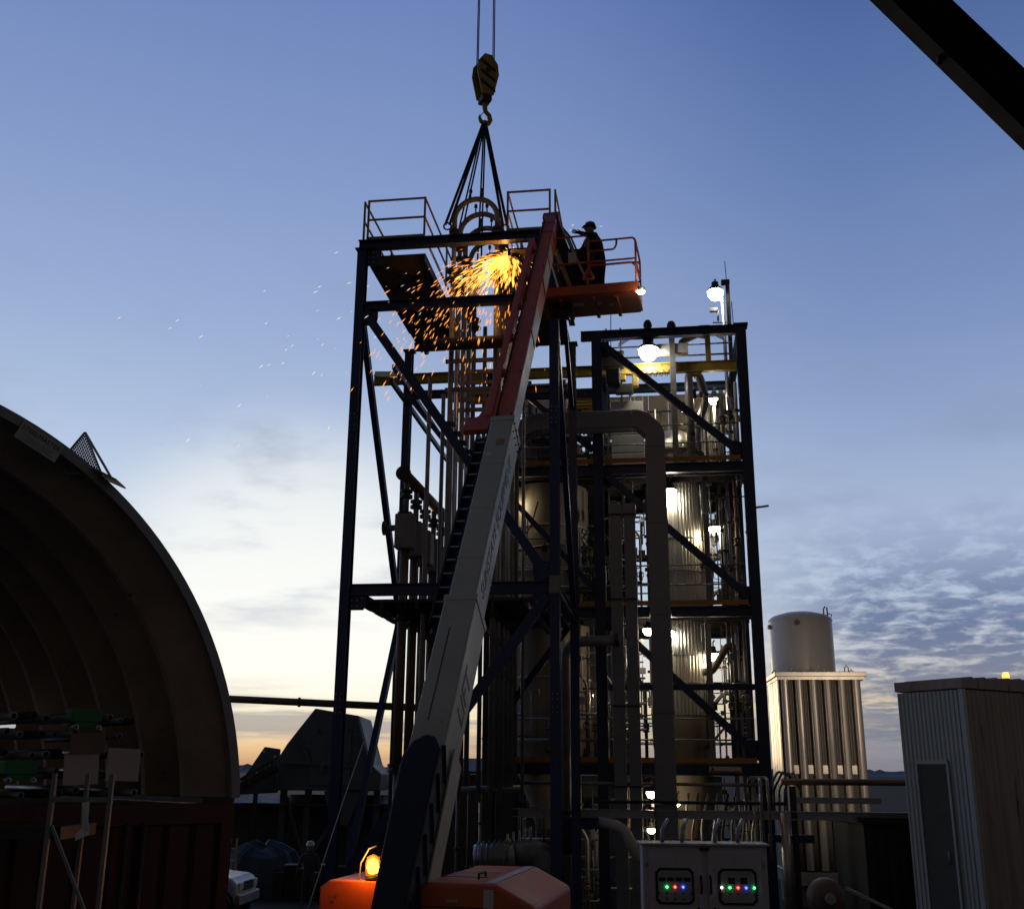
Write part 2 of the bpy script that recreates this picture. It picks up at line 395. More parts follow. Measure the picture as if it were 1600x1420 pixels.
fbeam((.13, 0, 13.98), (FX - .13, 0, 13.98), .17, .2); fbeam((.13, 0, 7.52), (FX - .13, 0, 7.52), .18, .24)
fbeam((.13, FY, 14.93), (FX - .13, FY, 14.93), .17, .2); fbeam((.13, FY, 13.55), (FX - .13, FY, 13.55), .17, .2); fbeam((.13, FY, 7.52), (FX - .13, FY, 7.52), .17, .22)
for x in (0, FX):
    fbeam((x, .14, 7.52), (x, FY - .14, 7.52), .16, .22); fbeam((x, .12, 15.52), (x, FY + .2, 15.52), .16, .2)
fbar((.12, .0, 13.84), (4.28, .0, 7.72), .14, .2)                          # long front diagonal
fbar((4.27, .0, 7.36), (.12, .0, 1.7), .14, .2)
fbar((.0, .15, 13.85), (.0, 4.62, 7.75), .13, .18)                       # side diagonals
fbar((.0, 4.62, 7.3), (.0, .2, .5), .13, .18)
fbar((FX, .15, 13.85), (FX, 4.62, 7.75), .13, .18); fbar((FX, 1.6, 15.38), (FX, 4.62, 13.0), .10, .13)
fbar((4.3, FY, 7.36), (2.2, FY, 4.6), .12, .15); fbar((.12, FY, 13.4), (2.6, FY, 10.2), .1, .13)
for x, z in ((.18, 13.72), (4.2, 7.86), (4.2, 7.18), (.2, 1.9), (.2, 7.3), (.2, 15.2), (4.2, 15.2), (4.2, 13.8)):                          # gusset plates
    gp = MB(PL).poly([(x + a * (1 if x < 2 else -1), -.016, z + b) for a, b in ((-.12, -.2), (.2, -.2), (.24, -.05), (.24, .2), (-.12, .2))], (0, .032, 0)).build('gusset', 'blue_steel', frame)
    for a, b in ((-.05, -.12), (.06, -.12), (-.05, .0), (.06, .0), (-.05, .12), (.06, .12), (.16, .05)):
        MB(PL).cyl((x + a * (1 if x < 2 else -1), -.018, z + b), (x + a * (1 if x < 2 else -1), -.034, z + b), .016, 6).build('bolt', 'galv', gp)
for x in (0, FX):                                                              # bolted column splices
    for z in (5.2, 11.2):
        sp = MB(PL).box((x, -.132, z), (.17, .014, .5)).build('splice_plate', 'blue_steel', frame)
        for a in (-.05, .05):
            for b in (-.18, -.08, .08, .18): MB(PL).cyl((x + a, -.139, z + b), (x + a, -.155, z + b), .014, 6).build('bolt', 'galv', sp)
MB(PL).box((4.42, -.135, 7.56), (.22, .012, .36)).build('splice_plate', 'pipe_grey', frame)
# twin rails running back from the left rear post
for z, x in ((13.30, .0), (13.68, .05)): MB(PL).bar((x, 3.0, z), (x, 10.2, z), .09, .13).build('tie_beam', 'navy_steel', frame)
# walkways at the top: checker plate on stringers
def walkway(x0, x1, front):
    MB(PL).span((x0, .14, 15.27), (x1, FY + .9, 15.31)).build('walkway_plate', 'duct_dark', frame)
    for x in (x0 + .04, x1 - .04): MB(PL).bar((x, .14, 15.20), (x, FY + .9, 15.20), .06, .13).build('stringer', 'navy_steel', frame)
    for k, (ya, yb) in enumerate(((.3, 1.9), (1.95, .9), (2.6, 4.2), (4.3, 3.2))):
        MB(PL).bar((x0 + .12, ya, 15.225), (x1 - .12, yb, 15.225), .07, .08).build('stiffener', 'navy_steel', frame)
walkway(.10, 1.44, True); walkway(3.34, 4.30, True)
def guard(pts, closed=False, m='yellow_paint', z0=15.64, hh=1.06, sub=None):
    """posts and two rails along the given plan points"""
    gr = MB(PL)
    root = None
    for i, (x, y) in enumerate(pts):
        p = MB(PL).bar((x, y, z0), (x, y, z0 + hh), .045, .045).build('guard_post', m, frame)
    for a, b in zip(pts, pts[1:]):
        for z in (z0 + hh - .02, z0 + hh * .52):
            MB(PL).bar((*a, z), (*b, z), .035, .04).build('guard_rail', m, frame)
        MB(PL).bar((*a, z0 + .06), (*b, z0 + .06), .012, .11).build('toe_board', m, frame)
guard([(1.42, 5.4), (1.42, 2.6), (1.42, 0.03), (.08, 0.03)]); guard([(-.03, 0.08), (-.03, 2.6), (-.03, 5.4)])
guard([(3.36, 4.6), (3.36, 2.4), (3.36, .03), (4.33, .03)]); guard([(4.45, .08), (4.45, 2.4), (4.45, 4.6)])
# lower platform of planks on joists
k = 0
for i in range(13):
    y0 = .15 + i * .352
    MB(PL).span((.12, y0, 7.29 + .012 * (i % 3 == 1)), (FX - .12, y0 + .335, 7.345 + .012 * (i % 3 == 1))).build('plank', 'wood_plank', frame)
for x in (.75, 1.5, 2.3, 3.1, 3.8): MB(PL).bar((x, .14, 7.21), (x, FY - .14, 7.21), .07, .14).build('joist', 'navy_steel', frame)
for x, y, z in ((.55, 4.8, 15.06), (2.0, 4.8, 13.68)):                                    # lifting eyes
    MB(PL).tube([(x + .06 * math.cos(t), y, z + .06 + .06 * math.sin(t)) for t in [i * math.pi / 6 for i in range(13)]], .014, 6).build('lifting_eye', 'navy_steel', frame)

# ================================================================== hairpin exchanger tubes
HX0, HX1 = 1.93, 2.97
def hairpin(i):
    y = 1.0 + .73 * i
    ord_ = ['nearest', 'second', 'middle', 'fourth', 'farthest'][i]
    t = thing('hairpin_exchanger', f'{ord_} tall hairpin pipe with a U bend at its head inside the blue frame', 'heat exchanger', W((HX0 + HX1) / 2, y, 3.5), 'hairpin exchangers hanging in the blue frame')
    R = (HX1 - HX0) / 2; cx = (HX0 + HX1) / 2; zt = 16.60
    arc = [(cx - R * math.cos(a), y, zt + R * math.sin(a)) for a in [math.pi * k / 18 for k in range(19)]]
    b = MB(PL).tube([(HX0, y, 16.2)] + arc + [(HX1, y, 16.2)], .065, 12).build('return_bend', 'pipe_grey', t)
    for dx in (-.14, .14):
        z = zt + math.sqrt(R * R - dx * dx)
        MB(PL).lathe([(0, 0), (.018, 0), (.018, .14), (.04, .15), (.045, .20), (.03, .25), (0, .26)], (cx + dx, y, z + .05), 8).build('sensor', 'dark_iron', b)
    for x in (HX0, HX1):
        leg = MB(PL).tube([(x, y, 3.55), (x, y, 15.3)], .062, 12).build('leg_pipe', 'pipe_steel' if i % 2 else 'pipe_grey', t)
        MB(PL).cyl((x, y, 15.3), (x, y, 16.2), .055, 12).build('neck', 'pipe_grey', t)
        for z in (16.17, 16.27, 15.9): MB(PL).lathe([(0, 0), (.13, 0), (.13, .05), (0, .05)], (x, y, z), 16, smooth=False).build('flange', 'dark_iron', t)
        MB(PL).lathe([(0, 0), (.17, 0), (.17, .05), (.1, .07), (.1, .20), (.17, .22), (.17, .27), (0, .27)], (x, y, 15.0), 18, smooth=False).build('collar', 'dark_iron', t)
        for z in (7.05, 11.4): MB(PL).lathe([(0, 0), (.14, 0), (.14, .07), (0, .07)], (x, y, z), 16, smooth=False).build('collar', 'dark_iron', t)
    for z in (13.0, 12.3):
        MB(PL).box((cx, y + .10, z), (R * 2 + .3, .04, .10)).build('spacer_bar', 'pipe_grey', t)
for i in range(5): hairpin(i)
for q, x in enumerate((1.70, 2.2, 2.45, 2.7, 3.2)):
    t = MB(PL).tube([(x, 4.3 - .25 * (q % 2), 3.2), (x, 4.3 - .25 * (q % 2), 15.1)], .045 + .01 * (q % 2), 10).build('riser_pipe', 'pipe_grey')
    tag(t, f'slim riser pipe behind the hairpin exchangers, {["leftmost", "second from the left", "middle one", "second from the right", "rightmost"][q]} of five', 'pipe', 'riser pipes behind the hairpins')
t = thing('cross_header', 'thick horizontal header pipe crossing below the cutting sparks', 'pipe', W(1.6, .8, 13.3))
MB(PL).cyl((1.35, .78, 13.3), (3.6, .78, 13.3), .15, 16).build('barrel', 'dark_iron', t)
for x in (1.35, 3.55): MB(PL).lathe([(0, 0), (.22, 0), (.22, .06), (0, .06)], (x, .78, 13.3), 18, 'X', False).build('flange', 'dark_iron', t)

# ---- valve bank on the left: five pipes through the platform to a sloping header
names = ['front', 'second', 'third', 'fourth', 'rear']
for i in range(5):
    y = .95 + .98 * i; x = 1.0
    t = thing('valve_pipe', f'{names[i]} vertical pipe of the left valve bank with a boxy actuator', 'pipe', W(x, y, 3.0), 'valve bank pipes on the left of the frame')
    MB(PL).tube([(x, y, .4), (x, y, 3.9)], .075, 12).build('lower_pipe', 'pipe_grey', t)
    MB(PL).tube([(x, y, 3.95), (x, y, 8.55)], .105, 14).build('pipe', 'pipe_brown', t)
    MB(PL).lathe([(0, 0), (.2, 0), (.2, .06), (.12, .07), (.12, .11), (.2, .12), (.2, .18), (0, .18)], (x, y, 3.85), 16, smooth=False).build('flange', 'dark_iron', t)
    MB(PL).lathe([(0, 0), (.18, 0), (.18, .06), (.115, .08), (.115, .14), (.18, .16), (.18, .22), (0, .22)], (x, y, 7.0), 16, smooth=False).build('collar', 'dark_iron', t)
    vb = MB(PL).box((x, y, 8.95), (.40, .40, .78)).build('actuator_box', 'pipe_grey', t, bevel=.03)
    MB(PL).box((x, y, 9.36), (.30, .30, .05)).build('lid', 'dark_iron', vb)
    MB(PL).tube([(x, y, 9.38), (x, y, 10.12)], .065, 12).build('neck', 'pipe_grey', t)
    MB(PL).lathe([(0, 0), (.14, 0), (.14, .07), (.09, .08), (.09, .12), (.14, .13), (.14, .19), (0, .19)], (x, y, 9.72), 16, smooth=False).build('flange', 'dark_iron', t)
t = thing('valve_header', 'inclined header pipe joining the five valve bank pipes', 'pipe', W(1.0, .6, 10.2))
MB(PL).tube([(1.0, .62, 10.2), (1.0, 5.1, 10.3)], .13, 16).build('barrel', 'pipe_brown', t)
for y, z in ((.56, 10.2), (5.1, 10.3)): MB(PL).lathe([(0, 0), (.17, 0), (.17, .06), (0, .06)], (1.0, y, z), 16, 'Y', False).build('end_flange', 'dark_iron', t)
t = thing('side_nozzle', 'short flanged nozzle pointing left from the front actuator', 'pipe', W(.7, .95, 9.05))
MB(PL).cyl((.55, .95, 9.05), (.8, .95, 9.05), .07, 12).build('stub', 'pipe_grey', t)
MB(PL).lathe([(0, 0), (.16, 0), (.16, .05), (0, .05)], (.50, .95, 9.05), 16, 'X', False).build('flange', 'dark_iron', t)
for q, (x, y) in enumerate(((1.45, 1.0), (1.52, 2.2), (1.5, 3.4))):
    o = MB(PL).tube([(x, y, 2.6), (x, y, 12.6)], .05, 10).build('conduit', 'pipe_grey')
    tag(o, f'thin vertical conduit between the valve bank and the hairpin pipes, {["nearest", "middle", "farthest"][q]} of three', 'conduit', 'conduits beside the valve bank')

# ================================================================== hook block, hoist ropes, slings
HK = W(2.50, 1.70, 0)
hb = thing('hook_block', 'yellow crane hook block with black diagonal stripes above the frame', 'hook block', (HK.x, HK.y, 19.9))
HM = Matrix.Translation((HK.x, HK.y, 0)) @ Matrix.Rotation(math.radians(24), 4, 'Z')
octo = [(-.16, 20.42), (.16, 20.42), (.30, 21.05), (.27, 21.35), (.10, 21.60), (-.10, 21.60), (-.27, 21.35), (-.30, 21.05)]
for yy in (-.20, .16):
    ck = MB(HM).poly([(x, yy, z) for x, z in octo], (0, .045, 0)).build('cheek_plate', 'hook_yellow', hb, bevel=.008)
    fy = yy - .004 if yy < 0 else yy + .045 + .001
    for zc in (20.62, 20.92, 21.22):
        MB(HM).poly([(-.2, fy, zc + .10), (-.2, fy, zc + .21), (.2, fy, zc - .02), (.2, fy, zc - .13)], (0, .003, 0)).build('stripe', 'lift_black', ck)
    MB(HM).lathe([(0, 0), (.07, 0), (.07, .03), (0, .03)], (0, yy - .03 if yy < 0 else yy + .046, 21.12), 12, 'Y', False).build('axle_cap', 'dark_iron', ck)
for yy in (-.10, .04):
    MB(HM).lathe([(.04, 0), (.24, 0), (.20, .03), (.24, .06), (.04, .06)], (0, yy, 21.12), 24, 'Y').build('sheave', 'dark_iron', hb)
MB(HM).box((0, 0, 20.35), (.26, .34, .16)).build('crosshead', 'dark_iron', hb, bevel=.02)
hookp = [(0, 0, 20.3), (0, 0, 20.12), (.02, 0, 20.02), (.12, 0, 19.93), (.15, 0, 19.80), (.10, 0, 19.69), (0, 0, 19.66), (-.10, 0, 19.70), (-.14, 0, 19.80), (-.13, 0, 19.88)]
MB(HM).tube(hookp, [.07, .065, .06, .062, .066, .066, .062, .055, .042, .018], 12).build('hook', 'hook_yellow', hb)
MB(HM).tube([(.02, 0, 20.05), (-.06, 0, 19.95), (-.12, 0, 19.86)], .012, 6).build('latch', 'dark_iron', hb)
hr = thing('hoist_rope', 'four falls of thin steel hoist rope running up from the hook block', 'rope', (HK.x, HK.y, 21.1))
for dx, dy in ((-.235, -.07), (-.215, .07), (.215, -.07), (.235, .07)):
    a = HM @ Vector((dx, dy, 21.12)); b = HM @ Vector((dx * .7, dy, 37.4)); MB().tube([a, b], .014, 6).build('rope_fall', 'wire_rope', hr)
HP = Vector((HK.x, HK.y, 19.74))
sl = [('left front', (1.80, .8, 16.38), .035), ('left rear', (1.86, 1.73, 16.30), .022), ('middle', (2.28, 2.5, 15.9), .022), ('right', (3.16, 1.0, 16.35), .035)]
for nm, q, r in sl:
    e = W(*q); s_ = thing('lifting_sling', f'black lifting sling going down to the {nm} of the exchanger bundle', 'sling', e, 'slings below the hook')
    for off in (-.05, .05):
        MB().tube([HP + Vector((off * .4, 0, .0)), (HP + e) / 2 + Vector((off * .6, off * .4, 0)), e + Vector((off, 0, 0))], r, 8).build('sling_leg', 'sling_black', s_)
    MB().tube([e + Vector((.09 * math.cos(a), 0, -.05 + .09 * math.sin(a))) for a in [i * math.pi / 6 for i in range(13)]], .022, 6).build('shackle', 'dark_iron', s_)

# ================================================================== crane boom crossing the top right corner
A_, B_ = Vector((.1, 25.0, 38.2)), Vector((28.1, 25.0, 2.4))
cb = thing('crane_boom', 'black telescopic crane boom crossing the top right corner of the sky', 'crane boom', B_)
d = (B_ - A_); Ln = d.length; d.normalize(); yv = Vector((0, 1, 0)); nv = d.cross(yv).normalized(); yv = nv.cross(d)
def cpt(s, n, y): return A_ + d * s + nv * n + yv * y
def boomsec(s0, s1, w, h):
    poly = [(-w / 2, -h * .25), (-w * .32, -h / 2), (w * .32, -h / 2), (w / 2, -h * .25), (w / 2, h / 2), (-w / 2, h / 2)]
    m_ = MB(); vs = [cpt(s, b, a) for s in (s0, s1) for a, b in poly]; n = 6
    m_.add(vs, [(i, (i + 1) % n, n + (i + 1) % n, n + i) for i in range(n)] + [(5, 4, 3, 2, 1, 0), (6, 7, 8, 9, 10, 11)]); return m_
boomsec(0, 9, .8, .92).build('boom_section', 'crane_black', cb, bevel=.01); boomsec(8.9, 28.0, .96, 1.17).build('boom_section', 'crane_black', cb, bevel=.01); boomsec(27.9, Ln, 1.08, 1.3).build('boom_section', 'crane_black', cb, bevel=.01)
up = -1 if cpt(5, 1, 0).z < cpt(5, 0, 0).z else 1
MB().tube([cpt(3, up * .70, .2), cpt(19.75, up * .66, .2)], .018, 6).build('boom_cable', 'wire_rope', cb)
MB().poly([cpt(19.45, up * .57, .1), cpt(20.35, up * .57, .1), cpt(20.1, up * .74, .1), cpt(20.05, up * .98, .1), cpt(19.85, up * .74, .1)], yv * .12).build('cable_bracket', 'crane_black', cb)
MB().box(cpt(19.4, -up * .63, 0), (.14, .14, .18)).build('lug', 'crane_black', cb)
MB().cyl(cpt(.2, 0, -.3), cpt(.2, 0, .3), .5, 20).build('head_sheave', 'dark_iron', cb)

# ================================================================== process tower behind the frame
TX = (1.95, 4.95, 9.02); TY0, TY1 = 7.0, 11.6
FLO = (4.15, 8.15, 12.1, 15.92)
tower = thing('process_tower', 'lit multi-storey open steel process tower full of vessels and pipes', 'process tower', W(2, 7, 0))
for x in TX:
    for y in (TY0, TY1):
        ztop = 16.0 if x > 4 else 14.9
        c = MB(PL).ib((x, y, 0), (x, y, ztop), .28, .30, up=(0, 1, 0), t=.03).build('column', 'navy_steel', tower)
        MB(PL).box((x, y, .04), (.5, .5, .08)).build('base_plate', 'navy_steel', c)
MB(PL).ib((4.5, TY0, 15.93), (TX[2] - .15, TY0, 15.93), .2, .26).build('top_beam', 'navy_steel', tower)
MB(PL).box((TX[2], TY0, 16.03), (.40, .40, .06)).build('cap_plate', 'navy_steel', tower)
MB(PL).ib((4.95, TY1, 15.93), (TX[2], TY1, 15.93), .2, .26).build('top_beam', 'navy_steel', tower)
for x in (4.95, 9.02): MB(PL).ib((x, TY0 + .15, 15.93), (x, TY1 - .15, 15.93), .2, .24).build('top_beam', 'navy_steel', tower)
def deck(z, x0, x1):
    MB(PL).span((x0, TY0 + .16, z - .05), (x1, TY1 + .3, z)).build('deck_plate', 'duct_dark', tower)
    MB(PL).ib((x0, TY0 - .02, z - .19), (x1, TY0 - .02, z - .19), .18, .26).build('edge_beam', 'navy_steel', tower)
    MB(PL).ib((x0, TY1 + .2, z - .19), (x1, TY1 + .2, z - .19), .18, .26).build('edge_beam', 'navy_steel', tower)
    y = TY0 + .7
    while y < TY1:
        MB(PL).bar((x0, y, z - .13), (x1, y, z - .13), .07, .15).build('joist', 'dark_iron', tower); y += .75
    MB(PL).bar((x0 + .1, TY0 - .13, z + .045), (x1 - .18, TY0 - .13, z + .045), .012, .13).build('toe_plate', 'toe_orange', tower)
    xx = x0 + .3
    while xx < x1 - .2:
        MB(PL).cyl((xx, TY0 + .05, z), (xx, TY0 + .05, z + 1.08), .024, 8).build('rail_post', 'galv', tower); xx += 1.42
    for h in (1.08, .55):
        MB(PL).tube([(x0 + .1, TY0 + .05, z + h), (x1 - .2, TY0 + .05, z + h)], .022, 8).build('hand_rail', 'galv', tower)
        MB(PL).tube([(x0 + .1, TY1 + .15, z + h), (x1 - .2, TY1 + .15, z + h)], .022, 8).build('hand_rail', 'galv', tower)
for z in FLO[:3]: deck(z, 1.95, 9.0)
for z0, z1 in ((12.0, 15.7), (8.05, 11.85), (4.05, 7.9)):
    MB(PL).bar((5.08, TY0 + .02, z1), (8.9, TY0 + .02, z0 + .25), .15, .19).build('brace', 'navy_steel', tower)
MB(PL).bar((2.05, TY0 + .02, 15.0), (4.8, TY0 + .02, 12.5), .12, .15).build('brace', 'navy_steel', tower)
MB(PL).bar((2.05, TY0 + .02, 11.7), (4.8, TY0 + .02, 8.6), .12, .15).build('brace', 'navy_steel', tower)
for x, z in ((5.05, 15.55), (5.05, 11.7), (5.05, 7.75), (8.85, 12.4), (8.85, 8.4), (8.8, 4.45)):
    MB(PL).box((x, TY0 + .14, z), (.5, .03, .5)).build('gusset', 'navy_steel', tower)
MB(PL).bar((3.3, TY0, 14.2), (TX[1], TY0, 14.2), .16, .24).build('beam', 'navy_steel', tower)
MB(PL).bar((2.0, TY0, 14.2), (3.3, TY0, 14.2), .15, .22).build('beam', 'navy_steel', tower)
for z in (6.4, 10.3, 14.0):
    MB(PL).ib((4.95, TY1 - .02, z), (9.0, TY1 - .02, z), .15, .2).build('rear_beam', 'navy_steel', tower)
MB(PL).bar((5.1, 7.4, 6.05), (8.9, 7.4, 6.05), .14, .15).build('beam', 'navy_steel', tower)
MB(PL).cyl((9.15, 7.0, 10.75), (9.5, 6.95, 10.78), .03, 8).build('side_stub', 'galv', tower)
# central posts standing through the storeys
MB(PL).ib((7.1, 7.45, 12.15), (7.1, 7.45, 16.25), .16, .16, up=(0, 1, 0)).build('post', 'pipe_grey', tower)
MB(PL).lathe([(.09, 0), (.13, .04), (.13, .12), (.09, .2), (0, .22)], (7.1, 7.45, 16.25), 14).build('post_cap', 'dark_iron', tower)
for z0, z1, x in ((8.2, 11.9, 7.86), (4.2, 7.9, 7.78)): MB(PL).ib((x, 7.9, z0), (x, 7.9, z1), .14, .14, up=(0, 1, 0)).build('post', 'pipe_grey', tower)
# rear sheeting: pale wall, plus dark sheets added to block sky behind the equipment
def sheet(x0, x1, z0, z1, m='box_white', y=TY1 - .35):
    n = max(1, int((x1 - x0) / .62)); w = (x1 - x0) / n
    for i in range(n):
        MB(PL).span((x0 + i * w + .006, y, z0), (x0 + (i + 1) * w - .006, y + .05, z1)).build('wall_panel', m, tower)
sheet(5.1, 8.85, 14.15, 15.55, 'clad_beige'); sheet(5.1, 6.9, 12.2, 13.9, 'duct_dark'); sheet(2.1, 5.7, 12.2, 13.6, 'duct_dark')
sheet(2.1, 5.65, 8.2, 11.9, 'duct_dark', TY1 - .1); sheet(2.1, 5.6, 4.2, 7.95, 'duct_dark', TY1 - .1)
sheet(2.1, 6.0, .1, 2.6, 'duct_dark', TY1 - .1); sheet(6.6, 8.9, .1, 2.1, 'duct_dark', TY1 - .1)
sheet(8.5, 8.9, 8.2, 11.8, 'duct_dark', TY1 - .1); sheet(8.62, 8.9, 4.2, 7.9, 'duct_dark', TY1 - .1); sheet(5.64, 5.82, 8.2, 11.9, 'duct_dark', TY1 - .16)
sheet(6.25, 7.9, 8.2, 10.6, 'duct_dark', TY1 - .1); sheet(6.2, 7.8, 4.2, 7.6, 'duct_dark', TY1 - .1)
# warning sign on the first deck beam
sg = MB(PL).span((7.62, TY0 - .135, 3.90), (8.42, TY0 - .12, 4.05)).build('warning_sign', 'sign_white', tower); sg['label'] = 'small white and red warning sign'
MB(PL).span((7.64, TY0 - .139, 3.905), (8.40, TY0 - .1355, 3.945)).build('red_band', 'decal_red', sg)
MB(PL).poly([(7.66, TY0 - .139, 3.955), (7.76, TY0 - .139, 3.955), (7.71, TY0 - .139, 4.04)], (0, .003, 0)).build('symbol', 'decal_dark', sg)

# ---- yellow hoist beam with its trolley
hbm = thing('hoist_beam', 'long yellow overhead hoist beam across the top of the tower and frame', 'hoist beam', W(-1.8, 7.6, 15.1))
MB(PL).ib((-1.75, 7.6, 15.08), (8.9, 7.6, 15.08), .17, .30).build('beam', 'yellow_paint', hbm)
MB(PL).bar((-1.7, 7.6, 15.28), (-.5, 6.2, 14.7), .1, .16).build('end_brace', 'yellow_paint', hbm)
MB(PL).poly([(7.3, 7.55, 15.9), (7.9, 7.55, 16.35), (8.2, 7.55, 16.35), (8.2, 7.55, 15.24), (8.05, 7.55, 15.24), (8.05, 7.55, 15.95), (7.85, 7.55, 16.0), (7.3, 7.55, 15.75)], (0, .1, 0)).build('jib_bracket', 'yellow_paint', hbm)
MB(PL).bar((6.5, 7.55, 15.62), (7.55, 7.55, 15.62), .3, .28).build('control_box', 'box_white', hbm)
MB(PL).box((5.35, 7.5, 15.35), (.75, .35, .5)).build('trolley', 'dark_iron', hbm, bevel=.05)
MB(PL).box((5.4, 7.3, 14.75), (.4, .3, .5)).build('hoist_motor', 'dark_iron', hbm, bevel=.04)
for k in range(6):
    x = 6.2 + k * .16
    MB(PL).tube([(x, 7.48, 15.0), (x + .05, 7.48, 14.82), (x + .10, 7.48, 14.8), (x + .15, 7.48, 15.0)], .012, 6).build('festoon_cable', 'sling_black', hbm)
cr_ = thing('cable_tray', 'thin ladder cable tray and conduits above the yellow hoist beam', 'cable tray', W(5.6, 8.6, 16.2))
for z, y in ((16.9, 9.2), (16.75, 9.0)): MB(PL).tube(bend([(5.5, y, z - .35), (6.1, y, z), (8.2, y, z), (8.7, y, z - .3)], .1), .02, 6).build('side_rail', 'galv', cr_)
for k in range(16): MB(PL).cyl((6.1 + k * .135, 9.2, 16.9), (6.1 + k * .135, 9.0, 16.75), .008, 5).build('rung', 'galv', cr_)
MB(PL).tube([(5.0, 9.0, 16.35), (8.9, 9.0, 16.35)], .025, 6).build('conduit', 'galv', cr_); MB(PL).tube([(5.0, 9.0, 16.0), (8.9, 9.0, 16.0)], .03, 6).build('conduit', 'galv', cr_)

# ---- mast at the right rear with camera and aerials
mast = thing('light_mast', 'slim pole with aerial and camera at the tower top right', 'mast', W(8.75, 9.6, 15.9))
MB(PL).ib((8.92, 9.6, 14.0), (8.92, 9.6, 18.6), .12, .12, up=(0, 1, 0), t=.015).build('pole', 'dark_iron', mast)
MB(PL).cyl((8.74, 9.45, 14.0), (8.74, 9.45, 18.2), .055, 10).build('conduit_pole', 'galv', mast)
MB(PL).cyl((8.9, 9.6, 18.6), (8.88, 9.6, 19.35), .012, 6).build('aerial', 'dark_iron', mast)
MB(PL).box((8.86, 9.6, 18.62), (.26, .16, .14)).build('head_plate', 'dark_iron', mast)
MB(PL).box((8.45, 9.4, 17.62), (.24, .12, .11)).build('camera_body', 'pipe_grey', mast); MB(PL).cyl((8.57, 9.4, 17.25), (8.57, 9.4, 17.58), .03, 8).build('camera_arm', 'pipe_grey', mast)
MB(PL).bar((8.4, 9.4, 17.2), (8.85, 9.45, 17.2), .05, .03).build('bracket', 'galv', mast)
o = tag(MB(PL).cyl((8.85, 7.1, 16.0), (8.82, 7.1, 16.85), .012, 6).build('aerial', 'dark_iron'), 'short whip aerial on the right front corner of the tower', 'aerial')
o = tag(MB(PL).cyl((5.35, 7.2, 15.6), (5.38, 7.2, 17.3), .012, 6).build('hanging_wire', 'sling_black'), 'thin dark wire hanging from the basket towards the tower roof', 'wire')

# ================================================================== vessels
def ribbed(cx, cy, r, bands, m='clad_alu', ribs=56):
    out = []
    for z0, z1 in bands:
        n = ribs * 4; vs, fs = [], []
        for z in (z0, z1):
            for j in range(n):
                t = 2 * math.pi * j / n; rr = r + (.014 if j % 4 in (1, 2) else 0); vs.append((cx + rr * math.cos(t), cy + rr * math.sin(t), z))
        fs = [(j, (j + 1) % n, n + (j + 1) % n, n + j) for j in range(n)]
        out.append(MB(PL).add(vs, fs, False))
    return out
t = thing('ribbed_column', 'tall aluminium clad column with fine vertical ribs on the right of the tower', 'vessel', W(7.05, 9.3, 4))
for b_ in ribbed(7.05, 9.3, .86, ((8.2, 9.35), (9.37, 10.28), (10.30, 11.95))): b_.build('cladding_band', 'clad_alu', t)
for b_ in ribbed(7.05, 9.3, .86, ((5.4, 6.25), (6.27, 7.0), (7.02, 7.95))): b_.build('cladding_band', 'clad_alu', t)
for z in (9.36, 10.29, 6.26, 7.01): MB(PL).lathe([(.87, -.025), (.895, -.02), (.895, .02), (.87, .025)], (7.05, 9.3, z), 48, smooth=False).build('band_strap', 'galv', t)
MB(PL).lathe([(.3, 2.2), (.55, 3.2), (.84, 4.6), (.86, 5.4)], (7.05, 9.3, 0), 40).build('lower_cone', 'clad_beige', t)
MB(PL).lathe([(.86, 12.1), (.86, 12.9), (.80, 13.2), (.6, 13.5), (.3, 13.66), (0, 13.7)], (7.05, 9.3, 0), 40).build('head_dome', 'pipe_steel', t)
MB(PL).lathe([(.92, 0), (.92, .08), (.87, .08)], (7.05, 9.3, 12.85), 40, smooth=False).build('head_flange', 'dark_iron', t)
for k in range(20):
    a = 2 * math.pi * k / 20; MB(PL).cyl((7.05 + .9 * math.cos(a), 9.3 + .9 * math.sin(a), 12.8), (7.05 + .9 * math.cos(a), 9.3 + .9 * math.sin(a), 13.05), .022, 6).build('bolt', 'galv', t)
t = thing('beige_column', 'wide beige insulated column behind the front frame, left half of the tower', 'vessel', W(3.3, 9.4, 4))
for z0, z1 in ((8.2, 9.4), (9.42, 10.7), (10.72, 11.95), (5.0, 6.4), (6.42, 7.9)): MB(PL).lathe([(1.18, z0), (1.18, z1)], (3.3, 9.4, 0), 48).build('cladding_band', 'clad_beige', t)
for z in (9.41, 10.71, 6.41): MB(PL).lathe([(1.185, -.03), (1.21, -.02), (1.21, .02), (1.185, .03)], (3.3, 9.4, z), 48, smooth=False).build('band_strap', 'galv', t)
MB(PL).lathe([(.35, 2.4), (.7, 3.4), (1.15, 4.6), (1.18, 5.0)], (3.3, 9.4, 0), 40).build('lower_cone', 'clad_beige', t)
MB(PL).lathe([(1.18, 12.15), (1.18, 12.9), (1.0, 13.35), (.6, 13.62), (0, 13.7)], (3.3, 9.4, 0), 40).build('head_dome', 'clad_beige', t)
MB(PL).tube(bend([(2.2, 8.2, 9.9), (3.4, 8.05, 10.05), (3.9, 8.1, 10.1)], .3), .05, 8).build('red_hose', 'pipe_brown', t)
MB(PL).tube([(2.25, 8.1, 9.9), (2.6, 8.0, 10.1), (2.95, 7.95, 10.6), (3.15, 7.95, 11.3)], .025, 8).build('lashing', 'sling_black', t)
t = thing('dome_vessel', 'dark domed vessel standing beside the main column top', 'vessel', W(8.0, 10.4, 12))
MB(PL).lathe([(.5, 12.1), (.5, 13.4), (.42, 13.8), (.2, 14.0), (0, 14.03)], (8.15, 10.3, 0), 32).build('shell', 'pipe_grey', t)
